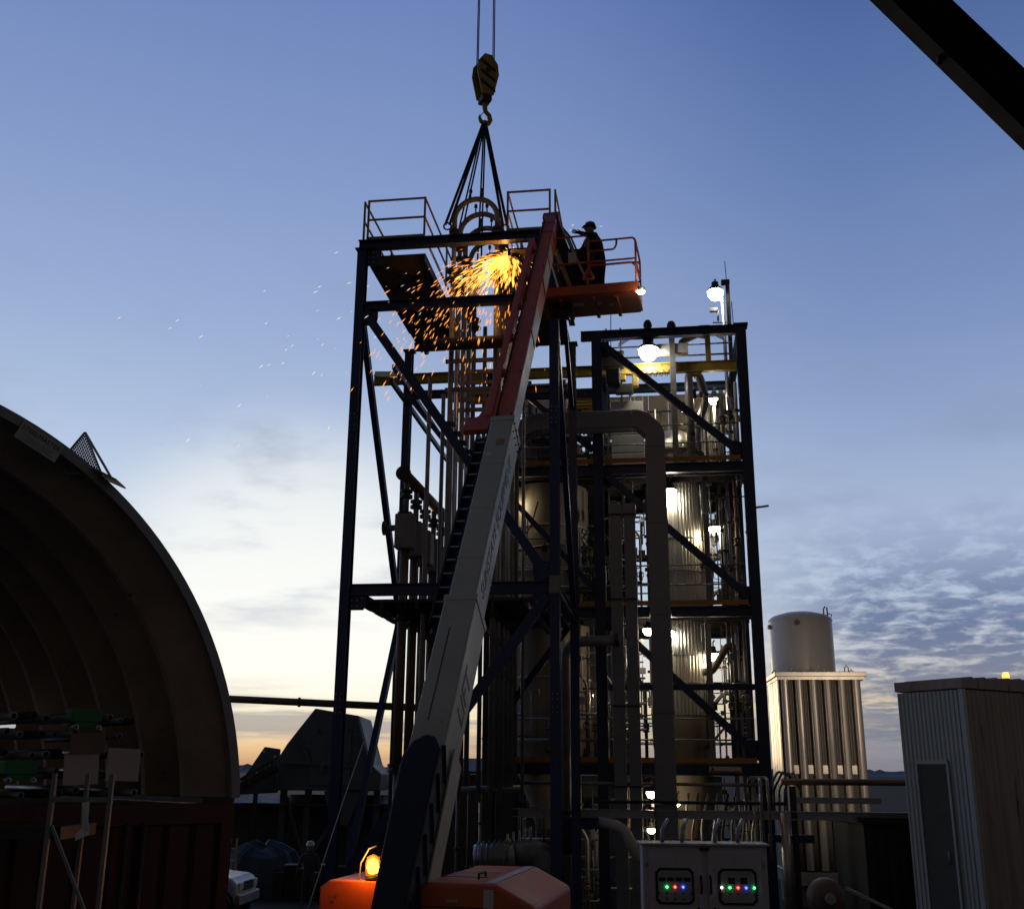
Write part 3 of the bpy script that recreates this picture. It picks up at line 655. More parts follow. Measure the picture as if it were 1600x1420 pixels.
MB(PL).cyl((8.15, 10.3, 14.0), (8.15, 10.3, 14.6), .09, 12).build('nozzle', 'pipe_grey', t)
# equipment boxes
t = thing('equipment_box', 'large pale equipment housing behind the grey duct on the upper deck', 'equipment box', W(5.75, 7.9, 12.1))
for z0, z1 in ((12.2, 12.55), (12.57, 13.1), (13.12, 13.6), (13.62, 14.1)): MB(PL).span((5.3, 7.55, z0), (6.22, 8.5, z1)).build('side_panel', 'box_white', t, bevel=.012)
MB(PL).span((5.28, 7.53, 12.11), (6.24, 8.52, 12.18)).build('base_rail', 'dark_iron', t)
for x in (5.6, 5.85): MB(PL).lathe([(.06, 0), (.06, .03), (.025, .12), (0, .3)], (x, 7.8, 14.11), 10).build('insulator', 'box_white', t)
t = thing('filter_housing', 'tall pale sheet metal housing seen behind the front frame post', 'equipment box', W(3.1, 9, 13.7))
for i in range(3): MB(PL).span((2.52 + i * .46, 9.2, 13.75), (2.97 + i * .46, 10.4, 15.25)).build('side_panel', 'box_white', t, bevel=.01)
MB(PL).span((2.48, 9.15, 15.26), (3.94, 10.45, 15.34)).build('top_rim', 'galv', t)
t = thing('stair_tower', 'yellow stair flight and landing in the gap of the tower', 'stairs', W(4.2, 8.6, 13.5))
for x in (3.85, 4.75): MB(PL).bar((x, 8.5, 13.9), (x, 10.2, 15.2), .05, .2).build('stringer', 'yellow_paint', t)
for k in range(7): MB(PL).box((4.3, 8.6 + k * .24, 13.98 + k * .185), (.86, .22, .03)).build('tread', 'yellow_paint', t)
for x in (3.85, 4.75):
    MB(PL).bar((x, 8.5, 14.85), (x, 10.2, 16.1), .03, .04).build('hand_rail', 'yellow_paint', t); MB(PL).bar((x, 8.55, 13.9), (x, 8.55, 14.9), .04, .04).build('rail_post', 'yellow_paint', t)
MB(PL).bar((3.8, 8.45, 13.85), (4.8, 8.45, 13.85), .08, .2).build('landing_beam', 'yellow_paint', t)

# ================================================================== ducts and trays on the tower front
def ductpart(par, pts, w, m='duct_grey', name='duct_run', n=16): return MB(PL).tube(pts, w, n).build(name, m, par)
t = thing('exhaust_duct', 'large grey exhaust duct turned over like an upside down U', 'duct', W(6.53, 6.2, 0))
def sqduct(pts, w, h):
    """square duct swept in the xz plane at one depth, corners already rounded"""
    m_ = MB(PL); vs, fs = [], []; P = [Vector(p) for p in pts]
    for i, p in enumerate(P):
        d = (P[min(i + 1, len(P) - 1)] - P[max(i - 1, 0)]).normalized(); nx_ = Vector((d.z, 0, -d.x))
        c = .10
        for a, b in ((-1, -1 + c), (-1 + c, -1), (1 - c, -1), (1, -1 + c), (1, 1 - c), (1 - c, 1), (-1 + c, 1), (-1, 1 - c)): vs.append(p + nx_ * a * w / 2 + Vector((0, b * h / 2, 0)))
    k = 8
    for i in range(len(P) - 1):
        for j in range(k): fs.append((i * k + j, i * k + (j + 1) % k, (i + 1) * k + (j + 1) % k, (i + 1) * k + j))
    fs += [tuple(range(k - 1, -1, -1)), tuple(range((len(P) - 1) * k, len(P) * k))]
    return m_.add(vs, fs, False)
zs = [.5, 2.9, 5.35, 7.8, 10.2, 12.25]
for a, b in zip(zs, zs[1:]): sqduct([(6.53, 6.2, a + .012), (6.53, 6.2, b - .012)], .52, .5).build('duct_section', 'duct_grey', t)
for z in zs[1:-1]: sqduct([(6.53, 6.2, z - .03), (6.53, 6.2, z + .03)], .56, .54).build('joint_flange', 'duct_grey', t)
sqduct([(6.53, 6.2, 12.25), (6.53, 6.2, 12.60), (6.50, 6.2, 12.72), (6.19, 6.2, 13.03), (6.07, 6.2, 13.06), (5.93, 6.2, 13.06)], .52, .5).build('elbow', 'duct_grey', t)
for a, b in ((5.93, 4.6), (4.6, 3.5)): sqduct([(a - .012, 6.2, 13.06), (b + .012, 6.2, 13.06)], .50, .5).build('duct_section', 'duct_grey', t)
sqduct([(4.63, 6.2, 13.06), (4.57, 6.2, 13.06)], .55, .54).build('joint_flange', 'duct_grey', t)
arc = [(3.5 - .95 * math.sin(a), 6.2, 12.11 + .95 * math.cos(a)) for a in [i * math.pi / 20 for i in range(11)]]
sqduct(arc, .50, .5).build('elbow', 'duct_grey', t)
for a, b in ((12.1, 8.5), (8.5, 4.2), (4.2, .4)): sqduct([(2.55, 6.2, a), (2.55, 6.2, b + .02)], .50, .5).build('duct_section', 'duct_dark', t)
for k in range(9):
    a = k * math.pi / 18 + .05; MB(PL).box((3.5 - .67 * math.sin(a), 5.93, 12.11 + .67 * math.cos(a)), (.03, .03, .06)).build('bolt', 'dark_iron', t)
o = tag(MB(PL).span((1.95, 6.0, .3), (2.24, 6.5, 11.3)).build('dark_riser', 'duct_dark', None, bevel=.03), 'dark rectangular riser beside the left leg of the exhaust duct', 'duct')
for nm, x in (('left', 5.42), ('right', 5.79)):
    t = thing('cable_riser', f'{nm} one of two narrow grey box risers beside the exhaust duct', 'duct', W(x, 6.3, 0), 'twin box risers')
    zz_ = [.4, 3.55, 5.5, 8.2, 10.45]
    for a, b in zip(zz_, zz_[1:]): MB(PL).span((x - .15, 6.15, a + .01), (x + .15, 6.45, b - .01)).build('riser_section', 'duct_grey', t, bevel=.01)
    for z in zz_[1:]: MB(PL).span((x - .175, 6.12, z - .02), (x + .175, 6.48, z + .02)).build('joint_collar', 'dark_iron', t)
    MB(PL).span((x - .165, 6.13, 10.48), (x + .165, 6.47, 10.75)).build('cap_box', 'duct_grey', t, bevel=.01)
t = thing('elbow_pipe', 'thick steel pipe rising in front of the tower and turning right', 'pipe', W(4.1, 5.7, 0))
MB(PL).tube(bend([(4.1, 5.7, .2), (4.1, 5.7, 7.06), (5.5, 5.75, 7.1)], .5, 8), .135, 18).build('pipe', 'pipe_grey', t)
MB(PL).lathe([(.135, 0), (.165, .02), (.165, .10), (.135, .12)], (5.35, 5.75, 7.1), 18, 'X', False).build('end_collar', 'dark_iron', t)
MB(PL).lathe([(.135, 0), (.19, .02), (.19, .08), (.135, .10)], (4.1, 5.7, 2.9), 18, smooth=False).build('flange', 'dark_iron', t)
MB(PL).lathe([(.14, 2.0), (.30, 2.15), (.34, 2.45), (.30, 2.7), (.14, 2.85)], (4.1, 5.7, 0), 20).build('valve_body', 'dark_iron', t)
t = thing('flex_duct', 'pale hose bending down from a horizontal box beam near the cabinet', 'hose', W(5.2, 5.4, 2))
MB(PL).tube(bend([(4.9, 5.4, 2.75), (5.5, 5.4, 2.65), (5.85, 5.4, 1.9)], .4, 6), .13, 14).build('hose', 'box_white', t)
MB(PL).box((4.5, 5.4, 2.72), (.8, .3, .26)).build('box_beam', 'navy_steel', t)
for k in range(2): MB(PL).tube([(5.85, 5.4, 1.95), (5.95, 5.3, 1.6 - .1 * k), (6.3, 5.1, 1.4 - .12 * k), (6.9, 4.9, 1.35)], .025, 6).build('cable', 'sling_black', t)

# vertical ladders between the decks and inner rails
for st_, (z0, z1) in enumerate(((4.15, 8.3), (8.15, 12.2), (12.1, 15.9))):
    t = thing('access_ladder', f'steel access ladder by the middle column from the {["first", "second", "third"][st_]} deck up', 'ladder', W(5.25, 7.5, z0), 'tower access ladders')
    for dx in (0, .42): MB(PL).bar((5.2 + dx, 7.6, z0), (5.2 + dx, 7.6, z1 + .5), .05, .025).build('side_rail', 'galv', t)
    k = 0
    while z0 + .3 + k * .3 < z1 + .4: MB(PL).cyl((5.2, 7.6, z0 + .3 + k * .3), (5.62, 7.6, z0 + .3 + k * .3), .012, 6).build('rung', 'galv', t); k += 1
for z in (12.1, 8.15, 4.15):
    for h in (.55, 1.08): MB(PL).tube([(5.0, 9.9, z + h), (8.85, 9.9, z + h)], .02, 6).build('inner_rail', 'galv', tower)
    for x in (5.6, 7.9, 8.7): MB(PL).cyl((x, 9.9, z), (x, 9.9, z + 1.08), .02, 6).build('rail_post', 'galv', tower)
for z in (13.2, 13.7, 14.6): MB(PL).bar((2.1, 8.2, z), (4.85, 8.2, z), .10, .12).build('beam', 'navy_steel', tower)
for x in (2.9, 3.9): MB(PL).bar((x, 8.0, 12.15), (x, 8.0, 15.0), .1, .1).build('post', 'pipe_grey', tower)

# ================================================================== boom lift
LB, LT = Vector((-.97, 12.0, 3.3)), Vector((.80, 20.2, 14.9))
bd = (LT - LB); BL = bd.length; bd.normalize()
bs = Vector((bd.y, -bd.x, 0)).normalized(); bn = bs.cross(bd)           # right of the boom, and its upper (rear) side
bh = Vector((bd.x, bd.y, 0)).normalized()
def bp(t, s_, n): return LB + bd * t + bs * s_ + bn * n
BM = Matrix((bs, bd, bn)).transposed().to_4x4(); BM.translation = LB         # local axes: x right, y along the boom, z upper side
TM = Matrix((bs, bh, Vector((0, 0, 1)))).transposed().to_4x4(); TM.translation = Vector((LB.x, LB.y, 0))   # turntable axes
lift = thing('boom_lift', 'orange and cream telescopic boom lift reaching up in front of the frame', 'boom lift', (LB.x, LB.y, 0))
def bsec(t0, t1, w, h, name, m, dn=0, ds=0, bevel=.02):
    return MB(BM).box((ds, (t0 + t1) / 2, dn), (w, t1 - t0, h)).build(name, m, lift, bevel=bevel)
base_b = bsec(.45, 3.15, .42, .60, 'base_boom', 'lift_cream')
mid_b = bsec(3.0, 7.05, .36, .54, 'mid_boom', 'lift_cream')
fly_b = bsec(6.95, 14.25, .26, .42, 'fly_boom', 'lift_orange')
MB(BM).box((0, 3.12, 0), (.44, .10, .62)).build('wear_collar', 'lift_cream', base_b, bevel=.01)
MB(BM).box((0, 7.0, 0), (.38, .12, .56)).build('wear_collar', 'lift_cream', mid_b, bevel=.01)
for q in range(4):
    for t_ in (6.95, 6.75): MB(BM).cyl((.18, t_, -.2 + q * .13), (.20, t_, -.2 + q * .13), .012, 8).build('bolt', 'lift_black', mid_b)
# pale wear plates on the right side of the fly boom
for t0, t1 in ((7.15, 9.6), (9.75, 10.6), (11.6, 12.4), (12.5, 12.95)):
    MB(BM).box((.134, (t0 + t1) / 2, .02), (.008, t1 - t0, .34)).build('side_plate', 'lift_white', fly_b)
for t_ in (9.68, 12.45, 11.5): MB(BM).box((.139, t_, .02), (.012, .05, .36)).build('strap', 'lift_orange', fly_b)
# hose rail on the left of the fly boom with its flared foot
MB(BM).box((-.30, 10.35, .06), (.12, 6.1, .16)).build('hose_rail', 'lift_orange', lift, bevel=.01)
MB(BM).poly([(-.66, 6.95, .02), (-.14, 6.95, .02), (-.14, 7.5, .02), (-.24, 8.4, .02), (-.36, 8.4, .02), (-.40, 7.55, .02), (-.46, 7.32, .02), (-.66, 7.18, .02)], (0, 0, .10)).build('rail_foot', 'lift_orange', lift, bevel=.008)
for t_ in (8.6, 9.7, 10.8, 11.9, 13.0): MB(BM).box((-.19, t_, .06), (.12, .12, .1)).build('rail_bracket', 'lift_orange', lift)
# power track: dark tray with pale rungs
MB(BM).box((-.42, 4.95, -.02), (.03, 4.1, .20)).build('track_side', 'lift_black', lift); MB(BM).box((-.205, 4.95, .04), (.05, 4.1, .30)).build('track_side', 'lift_black', lift)
MB(BM).box((-.315, 4.95, -.09), (.17, 4.1, .03)).build('track_floor', 'decal_dark', lift)
for k in range(16): MB(BM).box((-.315, 3.02 + k * .262, .06), (.19, .028, .02)).build('track_rung', 'galv', lift)
MB(BM).tube([(-.36, 2.9, -.02), (-.36, 2.7, .02), (-.36, 2.62, .1)], .05, 8).build('hose_bundle', 'rubber', lift)
# dark cover on the foot of the base boom, louvres on its side
cov = MB(BM).poly([(-.11, -1.7, -.30), (-.20, .50, -.30), (-.195, .62, -.30), (-.12, .80, -.30), (.02, .90, -.30), (.14, .86, -.30), (.225, .70, -.30), (.225, -1.7, -.30)], (0, 0, .76)).build('hose_cover', 'lift_black', lift, bevel=.03)
for k in range(6): MB(BM).bar((.23, -1.3 + k * .36, .10), (.23, -1.02 + k * .36, .40), .014, .05, up=(1, 0, 0)).build('louvre', 'decal_dark', cov)
MB(BM).poly([(.23, -1.5, -.31), (.23, 1.0, -.31), (.23, 1.0, .05), (.23, -.7, .02), (.23, -1.0, -.10), (.23, -1.3, -.04)], (.02, 0, 0)).build('pivot_plate', 'lift_cream', lift)
# lettering on the right side of the boom
def side_text(body, t_, n_, size, m, off, shear=.25, sx=1.0):
    mt = Matrix((bd, bn, bs)).transposed().to_4x4(); mt.translation = bp(t_, off, n_)
    return text_part(body, m, lift, mt, size, .0015, 'CENTER', shear, sx)
side_text('SUNSTATE EQUIPMENT', 4.82, .02, .27, 'decal_blue', .183)
side_text('LIFT', 1.75, -.02, .40, 'decal_dark', .2125, .2)
# fittings along the boom: hydraulic lines, clamps, weld bands, small decals, bolts
MB(BM).box((-.05, 1.9, .302), (.012, 1.4, .006)).build('seam', 'decal_dark', base_b)
for t_ in (3.9, 4.9, 5.9): MB(BM).box((0, t_, .0), (.366, .03, .546)).build('weld_band', 'lift_cream', mid_b)
for t_, s_, w_, h_, m_ in ((6.4, .05, .12, .16, 'yellow_paint'), (6.1, -.08, .10, .10, 'lift_white')):
    MB(BM).box((s_, t_, .2735), (w_, h_, .003)).build('decal', m_, mid_b)
for t_ in (7.2, 8.4, 9.6, 10.8, 12.0, 13.2):
    for s_ in (-.1, .1): MB(BM).cyl((s_, t_, .21), (s_, t_, .222), .014, 8).build('bolt', 'lift_black', fly_b)
MB(BM).tube([(-.12, 7.1, .24), (-.12, 10.5, .235), (-.10, 14.0, .235)], .016, 6).build('hydraulic_line', 'rubber', fly_b)
for t_ in (13.5, 13.9): MB(BM).box((0, t_, 0), (.275, .05, .435)).build('end_band', 'lift_orange_dark', fly_b)
# jib and basket
hd = LT + bd * -.1
JB = Vector((1.42, 20.35, 13.0))
MB().bar(hd, JB + Vector((0, 0, .18)), .20, .26).build('jib', 'lift_black', lift, bevel=.015)
MB().bar(hd + bs * .16 + Vector((0, 0, .05)), JB + bs * .2 + Vector((0, 0, .4)), .03, .05).build('jib_link', 'lift_white', lift)
MB().bar(hd - bs * .15 + Vector((0, 0, -.25)), JB - bs * .35 + Vector((0, 0, .1)), .05, .08).build('level_cylinder', 'galv', lift)
MB(BM).box((0, 14.3, -.02), (.34, .2, .46)).build('boom_head', 'lift_orange_dark', lift, bevel=.03)
for k in range(3): MB().tube([hd + bs * (.05 * k) + Vector((0, 0, .1)), hd + bs * (.3 + .05 * k) + bh * .1 + Vector((0, 0, -.3)), JB + bs * (.1 + .06 * k) + Vector((0, 0, .5)), JB + bs * .25 + Vector((0, 0, .1))], .02, 6).build('hose', 'rubber', lift)
BK = Matrix((bs, bh, Vector((0, 0, 1)))).transposed().to_4x4(); BK.translation = Vector((1.60, 20.28, 13.05))    # basket axes
bw, bl_ = 1.0, .52
tray = MB(BK).poly([(-bw, -bl_, 0), (bw - .05, -bl_, 0), (bw, -bl_ + .05, 0), (bw, bl_ - .05, 0), (bw - .05, bl_, 0), (-bw, bl_, 0)], (0, 0, .035)).build('basket_floor', 'lift_orange_dark', lift, bevel=.012)
for (x0, y0), (x1, y1) in (((-bw, -bl_), (bw, -bl_)), ((bw, -bl_), (bw, bl_)), ((-bw, bl_), (bw, bl_)), ((-bw, -bl_), (-bw, bl_))):
    MB(BK).bar((x0, y0, .13), (x1, y1, .13), .03, .19).build('kick_plate', 'lift_orange', lift)
for x in (-.55, .1, .55): MB(BK).bar((x, -bl_ + .03, -.035), (x, bl_ - .03, -.035), .07, .06).build('floor_rib', 'lift_orange_dark', lift)
MB(BK).box((-.62, 0, -.06), (.5, .42, .10)).build('rotator', 'lift_black', lift, bevel=.02)
for x, y, w_, h_ in ((-.25, -.12, .22, .16), (.12, -.1, .2, .14), (.42, -.02, .1, .1)):
    MB(BK).box((x, y, -.003), (w_, h_, .003)).build('decal', 'lift_white', lift)
def rail(pts, r=.021, name='basket_rail'): return MB(BK).tube(bend(pts, .08, 4), r, 8).build(name, 'lift_orange', lift)
rail([(-.98, -.5, .22), (-.98, -.5, 1.34), (.02, -.5, 1.34), (.02, -.5, .2)])
rail([(.02, -.5, 1.20), (.94, -.5, 1.20), (.98, -.5, 1.14), (.98, -.5, .22)]); rail([(.05, -.5, .98), (.55, -.5, .98), (.60, -.5, 1.08), (.60, -.5, 1.19)])
rail([(.02, -.5, .74), (.97, -.5, .74)]); rail([(.02, -.5, .66), (.90, -.5, .66), (.97, -.5, .58)]); rail([(-.97, -.5, .74), (.0, -.5, .74)])
rail([(.98, -.46, 1.14), (.98, .46, 1.14), (.98, .48, .22)]); rail([(.98, -.46, .68), (.98, .46, .68)])
rail([(-.98, .48, .22), (-.98, .48, 1.14), (.95, .48, 1.14), (.98, .48, 1.05)]); rail([(-.97, .48, .68), (.97, .48, .68)])
rail([(.0, .48, .22), (.0, .48, 1.12)]); rail([(.02, -.5, .6), (.14, -.5, .36), (-.10, -.5, .36), (.02, -.5, .6)], .03, 'rail_gusset')
MB(BK).box((-.52, .34, .72), (.5, .16, .5)).build('control_console', 'lift_black', lift, bevel=.03)
ws = thing('welding_screen', 'dark welding screen hung across the lift basket beside the worker', 'screen', BK @ Vector((-.2, .42, .3)))
for k in range(4): MB(BK).box((-.52 + k * .195, .40 + .012 * (k % 2), .88), (.20, .02, 1.18)).build('panel', 'cloth_dark', ws, bevel=.006)
MB(BK).cyl((-.66, .41, 1.48), (.2, .41, 1.48), .018, 8).build('top_bar', 'dark_iron', ws)
MB(BK).box((-.30, -.56, .85), (.16, .02, .22)).build('notice_plate', 'lift_white', lift)
lp = MB(BK).lathe([(0, 0), (.06, .0), (.09, .05), (.09, .07)], (1.06, -.46, .02), 14).build('work_lamp', 'lift_black', lift)
MB(BK).lathe([(0, -.005), (.085, -.005), (.06, -.04), (0, -.05)], (1.06, -.46, .02), 14).build('lens', 'lamp_white', lp)
point_light('work_lamp_light', BK @ Vector((1.16, -.56, -.03)), 11, (1, .93, .8), .06, lift)
# turntable hoods
def hood(x0, x1, y0, y1, z0, z1, m, chamf_l, chamf_r):
    pts = [(x0, z0), (x0, z1 - chamf_l[1]), (x0 + chamf_l[0], z1), (x1 - chamf_r[0], z1), (x1, z1 - chamf_r[1]), (x1, z0)]
    return MB(TM).poly([(x, y0, z) for x, z in pts], (0, y1 - y0, 0)).build('hood', m, lift, bevel=.055, seg=4)
hood(-.86, -.25, -.5, 1.9, 1.0, 2.83, 'lift_orange', (.1, .07), (.02, .02))
h2 = hood(.17, 1.38, -.55, 1.6, 1.0, 2.84, 'lift_orange', (.12, .06), (.40, .20))
MB(TM).poly([(.86, -.554, 1.6), (.96, -.554, 1.6), (.96, -.554, 2.79), (.86, -.554, 2.79)], (0, .004, 0)).build('stripe', 'lift_white', h2)
MB(TM).box((.91, .53, 2.843), (.10, 2.0, .006)).build('stripe', 'lift_white', h2)
MB(TM).box((.55, -.552, 2.62), (.7, .004, .012)).build('seam', 'decal_dark', h2)
MB(TM).box((.55, -.565, 2.68), (.12, .02, .03)).build('latch', 'galv', h2)
MB(TM).box((-.04, .4, 1.75), (.36, 1.7, 1.66)).build('boom_cradle', 'lift_black', lift, bevel=.03)
for k in range(7): MB(TM).box((.45 + k * .06, -.553, 2.50), (.03, .006, .12)).build('vent_slot', 'lift_black', h2)
MB(TM).tube([(.70, -.1, 2.83), (.70, -.1, 2.89), (.70, .2, 2.89), (.70, .2, 2.83)], .012, 6).build('grab_handle', 'lift_black', h2)
MB(TM).box((.52, .4, 2.842), (.46, .6, .008)).build('access_panel', 'lift_orange_dark', h2)
MB(TM).box((0, .2, .95), (2.3, 3.6, .5)).build('chassis', 'lift_black', lift, bevel=.05)
for sx in (-1, 1):
    for y in (-1.3, 1.8):
        w_ = MB(TM).lathe([(.25, -.2), (.48, -.2), (.54, -.14), (.54, .14), (.48, .2), (.25, .2)], (sx * 1.15, y, .54), 28, 'X').build('wheel', 'rubber', lift)
        MB(TM).lathe([(0, -.1), (.25, -.16), (.26, .16), (0, .1)], (sx * 1.15, y, .54), 20, 'X').build('rim', 'lift_cream', w_)
# amber beacon on the left hood
bx, by, bz = -.33, -.42, 2.832
bc = MB(TM).lathe([(0, 0), (.075, 0), (.075, .035), (.055, .05), (0, .05)], (bx, by, bz), 16).build('beacon_base', 'lift_black', lift)
MB(TM).lathe([(.072, .05), (.078, .15), (.062, .22), (0, .25)], (bx, by, bz), 20).build('beacon_dome', 'amber_glass', bc)
MB(TM).lathe([(0, .06), (.03, .07), (.042, .12), (.034, .18), (0, .20)], (bx, by, bz), 14).build('beacon_bulb', 'bulb_amber', bc)
MB(TM).tube([(bx - .14, by, bz), (bx - .13, by, bz + .16), (bx - .05, by, bz + .30), (bx + .03, by, bz + .33)], .008, 6).build('beacon_guard', 'galv', bc)
point_light('beacon_light', TM @ Vector((bx - .02, by - .16, bz + .18)), 11, (1, .36, .05), .06, lift)
o = thing('tag_line', 'thin white rope slanting down past the left leg of the frame', 'rope', W(.8, -2, 1.5))
MB().tube([W(.62, -.3, 4.45), W(.42, -.9, 3.3), W(.20, -1.5, 2.0), W(.05, -1.7, 1.3)], .010, 6).build('rope', 'lift_white', o)

# ================================================================== people
def skin_body(name, joints, edges, root, m, parent, sub=2):
    me = bpy.data.meshes.new(name); keys = list(joints); ix = {k_: i for i, k_ in enumerate(keys)}
    org = ORG[parent.name]
    me.from_pydata([Vector(joints[k_][0]) - org for k_ in keys], [(ix[a], ix[b]) for a, b in edges], []); me.update()
    o = bpy.data.objects.new(name, me); COL.objects.link(o); o.parent = parent
    sk = o.modifiers.new('skin', 'SKIN'); sk.use_smooth_shade = True
    for i, k_ in enumerate(keys):
        r = joints[k_][1]; me.skin_vertices[0].data[i].radius = r if isinstance(r, tuple) else (r, r); me.skin_vertices[0].data[i].use_root = (k_ == root)
    o.modifiers.new('subdivision', 'SUBSURF').levels = sub; o.modifiers['subdivision'].render_levels = sub
    me.materials.append(MATS[m]); ORG[o.name] = org; return o
def person(name, label, M, arms, m_cloth, m_hat, lean=(0, 0), fat=1.0):
    """M places the feet; the figure faces local -y; arms: (elbow, wrist) pairs for right and left"""
    p = thing(name, label, 'person', M.translation)
    def q(x, y, z): return M @ Vector((x, y, z))
    lx, ly = lean
    J = {'pelvis': (q(0, 0, .95), (.16 * fat, .12 * fat)), 'waist': (q(lx * .3, ly * .3, 1.10), (.155 * fat, .12 * fat)), 'chest': (q(lx * .7, ly * .7, 1.32), (.185 * fat, .14 * fat)), 'neckbase': (q(lx, ly, 1.46), (.11, .085)),
         'neck': (q(lx, ly - .01, 1.53), .058), 'head': (q(lx * 1.1, ly - .02, 1.63), (.082, .098)), 'crown': (q(lx * 1.1, ly - .01, 1.735), (.06, .07))}
    E = [('pelvis', 'waist'), ('waist', 'chest'), ('chest', 'neckbase'), ('neckbase', 'neck'), ('neck', 'head'), ('head', 'crown')]
    for sn, sg in (('r', 1), ('l', -1)):
        J['hip' + sn] = (q(sg * .10, 0, .88), .10 * fat); J['knee' + sn] = (q(sg * .13, -.03, .50), .075 * fat); J['ank' + sn] = (q(sg * .14, .02, .10), .056); J['toe' + sn] = (q(sg * .15, -.15, .045), (.05, .04))
        E += [('pelvis', 'hip' + sn), ('hip' + sn, 'knee' + sn), ('knee' + sn, 'ank' + sn), ('ank' + sn, 'toe' + sn)]
        el, wr = arms[0 if sg > 0 else 1]
        J['sho' + sn] = (q(lx + sg * .19, ly, 1.42), .085 * fat); J['elb' + sn] = (q(*el), .062 * fat); J['wri' + sn] = (q(*wr), .042)
        dv = (Vector(wr) - Vector(el)).normalized(); side_ = dv.cross(Vector((0, 1, 0))).normalized()
        J['palm' + sn] = (q(*(Vector(wr) + dv * .07)), (.036, .024))
        E += [('chest', 'sho' + sn), ('sho' + sn, 'elb' + sn), ('elb' + sn, 'wri' + sn), ('wri' + sn, 'palm' + sn)]
        for fi, (off, ln) in enumerate(((-.034, .075), (-.012, .09), (.011, .085), (.033, .07))):
            a = Vector(wr) + dv * .10 + side_ * off; b = a + dv * ln * .55; c = b + dv * ln * .35 + Vector((0, -.02, 0))
            J[f'f{fi}a{sn}'] = (q(*a), .011); J[f'f{fi}b{sn}'] = (q(*b), .010); J[f'f{fi}c{sn}'] = (q(*c), .008)
            E += [('palm' + sn, f'f{fi}a{sn}'), (f'f{fi}a{sn}', f'f{fi}b{sn}'), (f'f{fi}b{sn}', f'f{fi}c{sn}')]
        a = Vector(wr) + dv * .04 - side_ * .045; J['th' + sn] = (q(*a), .012); J['tt' + sn] = (q(*(a + dv * .05 - side_ * .015)), .009)
        E += [('wri' + sn, 'th' + sn), ('th' + sn, 'tt' + sn)]
    skin_body('body', J, E, 'pelvis', m_cloth, p)
    hp = Matrix.Translation(q(lx * 1.1, ly - .02, 1.66)) @ M.to_3x3().to_4x4()
    f_ = MB(hp).lathe([(0, -.10), (.055, -.09), (.085, -.03), (.092, .03), (.08, .08), (0, .11)], (0, -.012, -.02), 16).build('face', 'skin', p)
    MB(hp).poly([(-.014, -.10, -.03), (.014, -.10, -.03), (.008, -.10, .03), (-.008, -.10, .03)], (0, -.025, 0)).build('nose', 'skin', f_)
    for sx in (-.033, .033): MB(hp).box((sx, -.099, .03), (.024, .01, .012)).build('eye', 'hat_dark', f_)
    MB(hp).box((0, -.094, -.055), (.045, .01, .01)).build('mouth', 'decal_red', f_)
    hh = MB(hp).lathe([(.135, .055), (.122, .06), (.12, .10), (.10, .155), (.05, .185), (0, .19)], (0, .005, -.01), 20).build('hard_hat', m_hat, p)
    MB(hp).poly([(-.09, -.09, .045), (.09, -.09, .045), (.06, -.165, .04), (-.06, -.165, .04)], (0, 0, .01)).build('brim', m_hat, hh)
    return p
WM = Matrix.Translation(BK @ Vector((.16, .02, .035))) @ Matrix.Rotation(math.radians(-70), 4, 'Z')
person('person', 'worker in dark clothing standing in the lift basket bending over the console', WM, (((.30, -.24, 1.34), (.24, -.50, 1.40)), ((-.30, -.22, 1.28), (-.22, -.48, 1.22))), 'cloth_dark', 'hat_dark', (0, -.16), 1.35)

# ================================================================== small piping inside the tower
rp = random.Random(21)
ORD = ['first', 'second', 'third', 'fourth', 'fifth', 'sixth', 'seventh', 'eighth', 'ninth', 'tenth', 'eleventh', 'twelfth', 'thirteenth', 'fourteenth']
def valve(mb_parent, x, y, z, r):
    v = MB(PL).lathe([(r, -.12), (r * 1.9, -.11), (r * 1.9, -.07), (r * 1.3, -.05), (r * 1.6, 0), (r * 1.3, .05), (r * 1.9, .07), (r * 1.9, .11), (r, .12)], (x, y, z), 12).build('valve', 'dark_iron', mb_parent)
    MB(PL).cyl((x, y, z), (x, y - .22, z), .014, 6).build('stem', 'galv', v)
    MB(PL).tube([(x + .09 * math.cos(a), y - .22, z + .09 * math.sin(a)) for a in [k * math.pi / 6 for k in range(13)]], .011, 5).build('hand_wheel', 'decal_red' if rp.random() < .3 else 'dark_iron', v)
def run(pts, r, m, label, group, vz=None, fl=True):
    t = thing('process_pipe', label, 'pipe', PL @ Vector(pts[0]), group)
    MB(PL).tube(bend(pts, r * 2.6, 4), r, 10).build('pipe', m, t)
    if fl:
        for a, b in zip(pts, pts[1:]):
            a, b = Vector(a), Vector(b); d_ = (b - a)
            if d_.length > 1.4 and abs(d_.z) > abs(d_.x) + abs(d_.y):
                zc = a.z + d_.z * rp.uniform(.3, .7)
                MB(PL).lathe([(r, 0), (r * 1.75, 0), (r * 1.75, .06), (r, .06)], (a.x + d_.x * (zc - a.z) / d_.z, a.y + d_.y * (zc - a.z) / d_.z, zc), 12, smooth=False).build('flange', 'dark_iron', t)
    if vz is not None: valve(t, *vz, r)
    return t
PM = ['pipe_grey', 'pipe_brown', 'pipe_steel', 'galv', 'dark_iron']
st_name = {0: 'ground', 1: 'first', 2: 'second', 3: 'upper'}
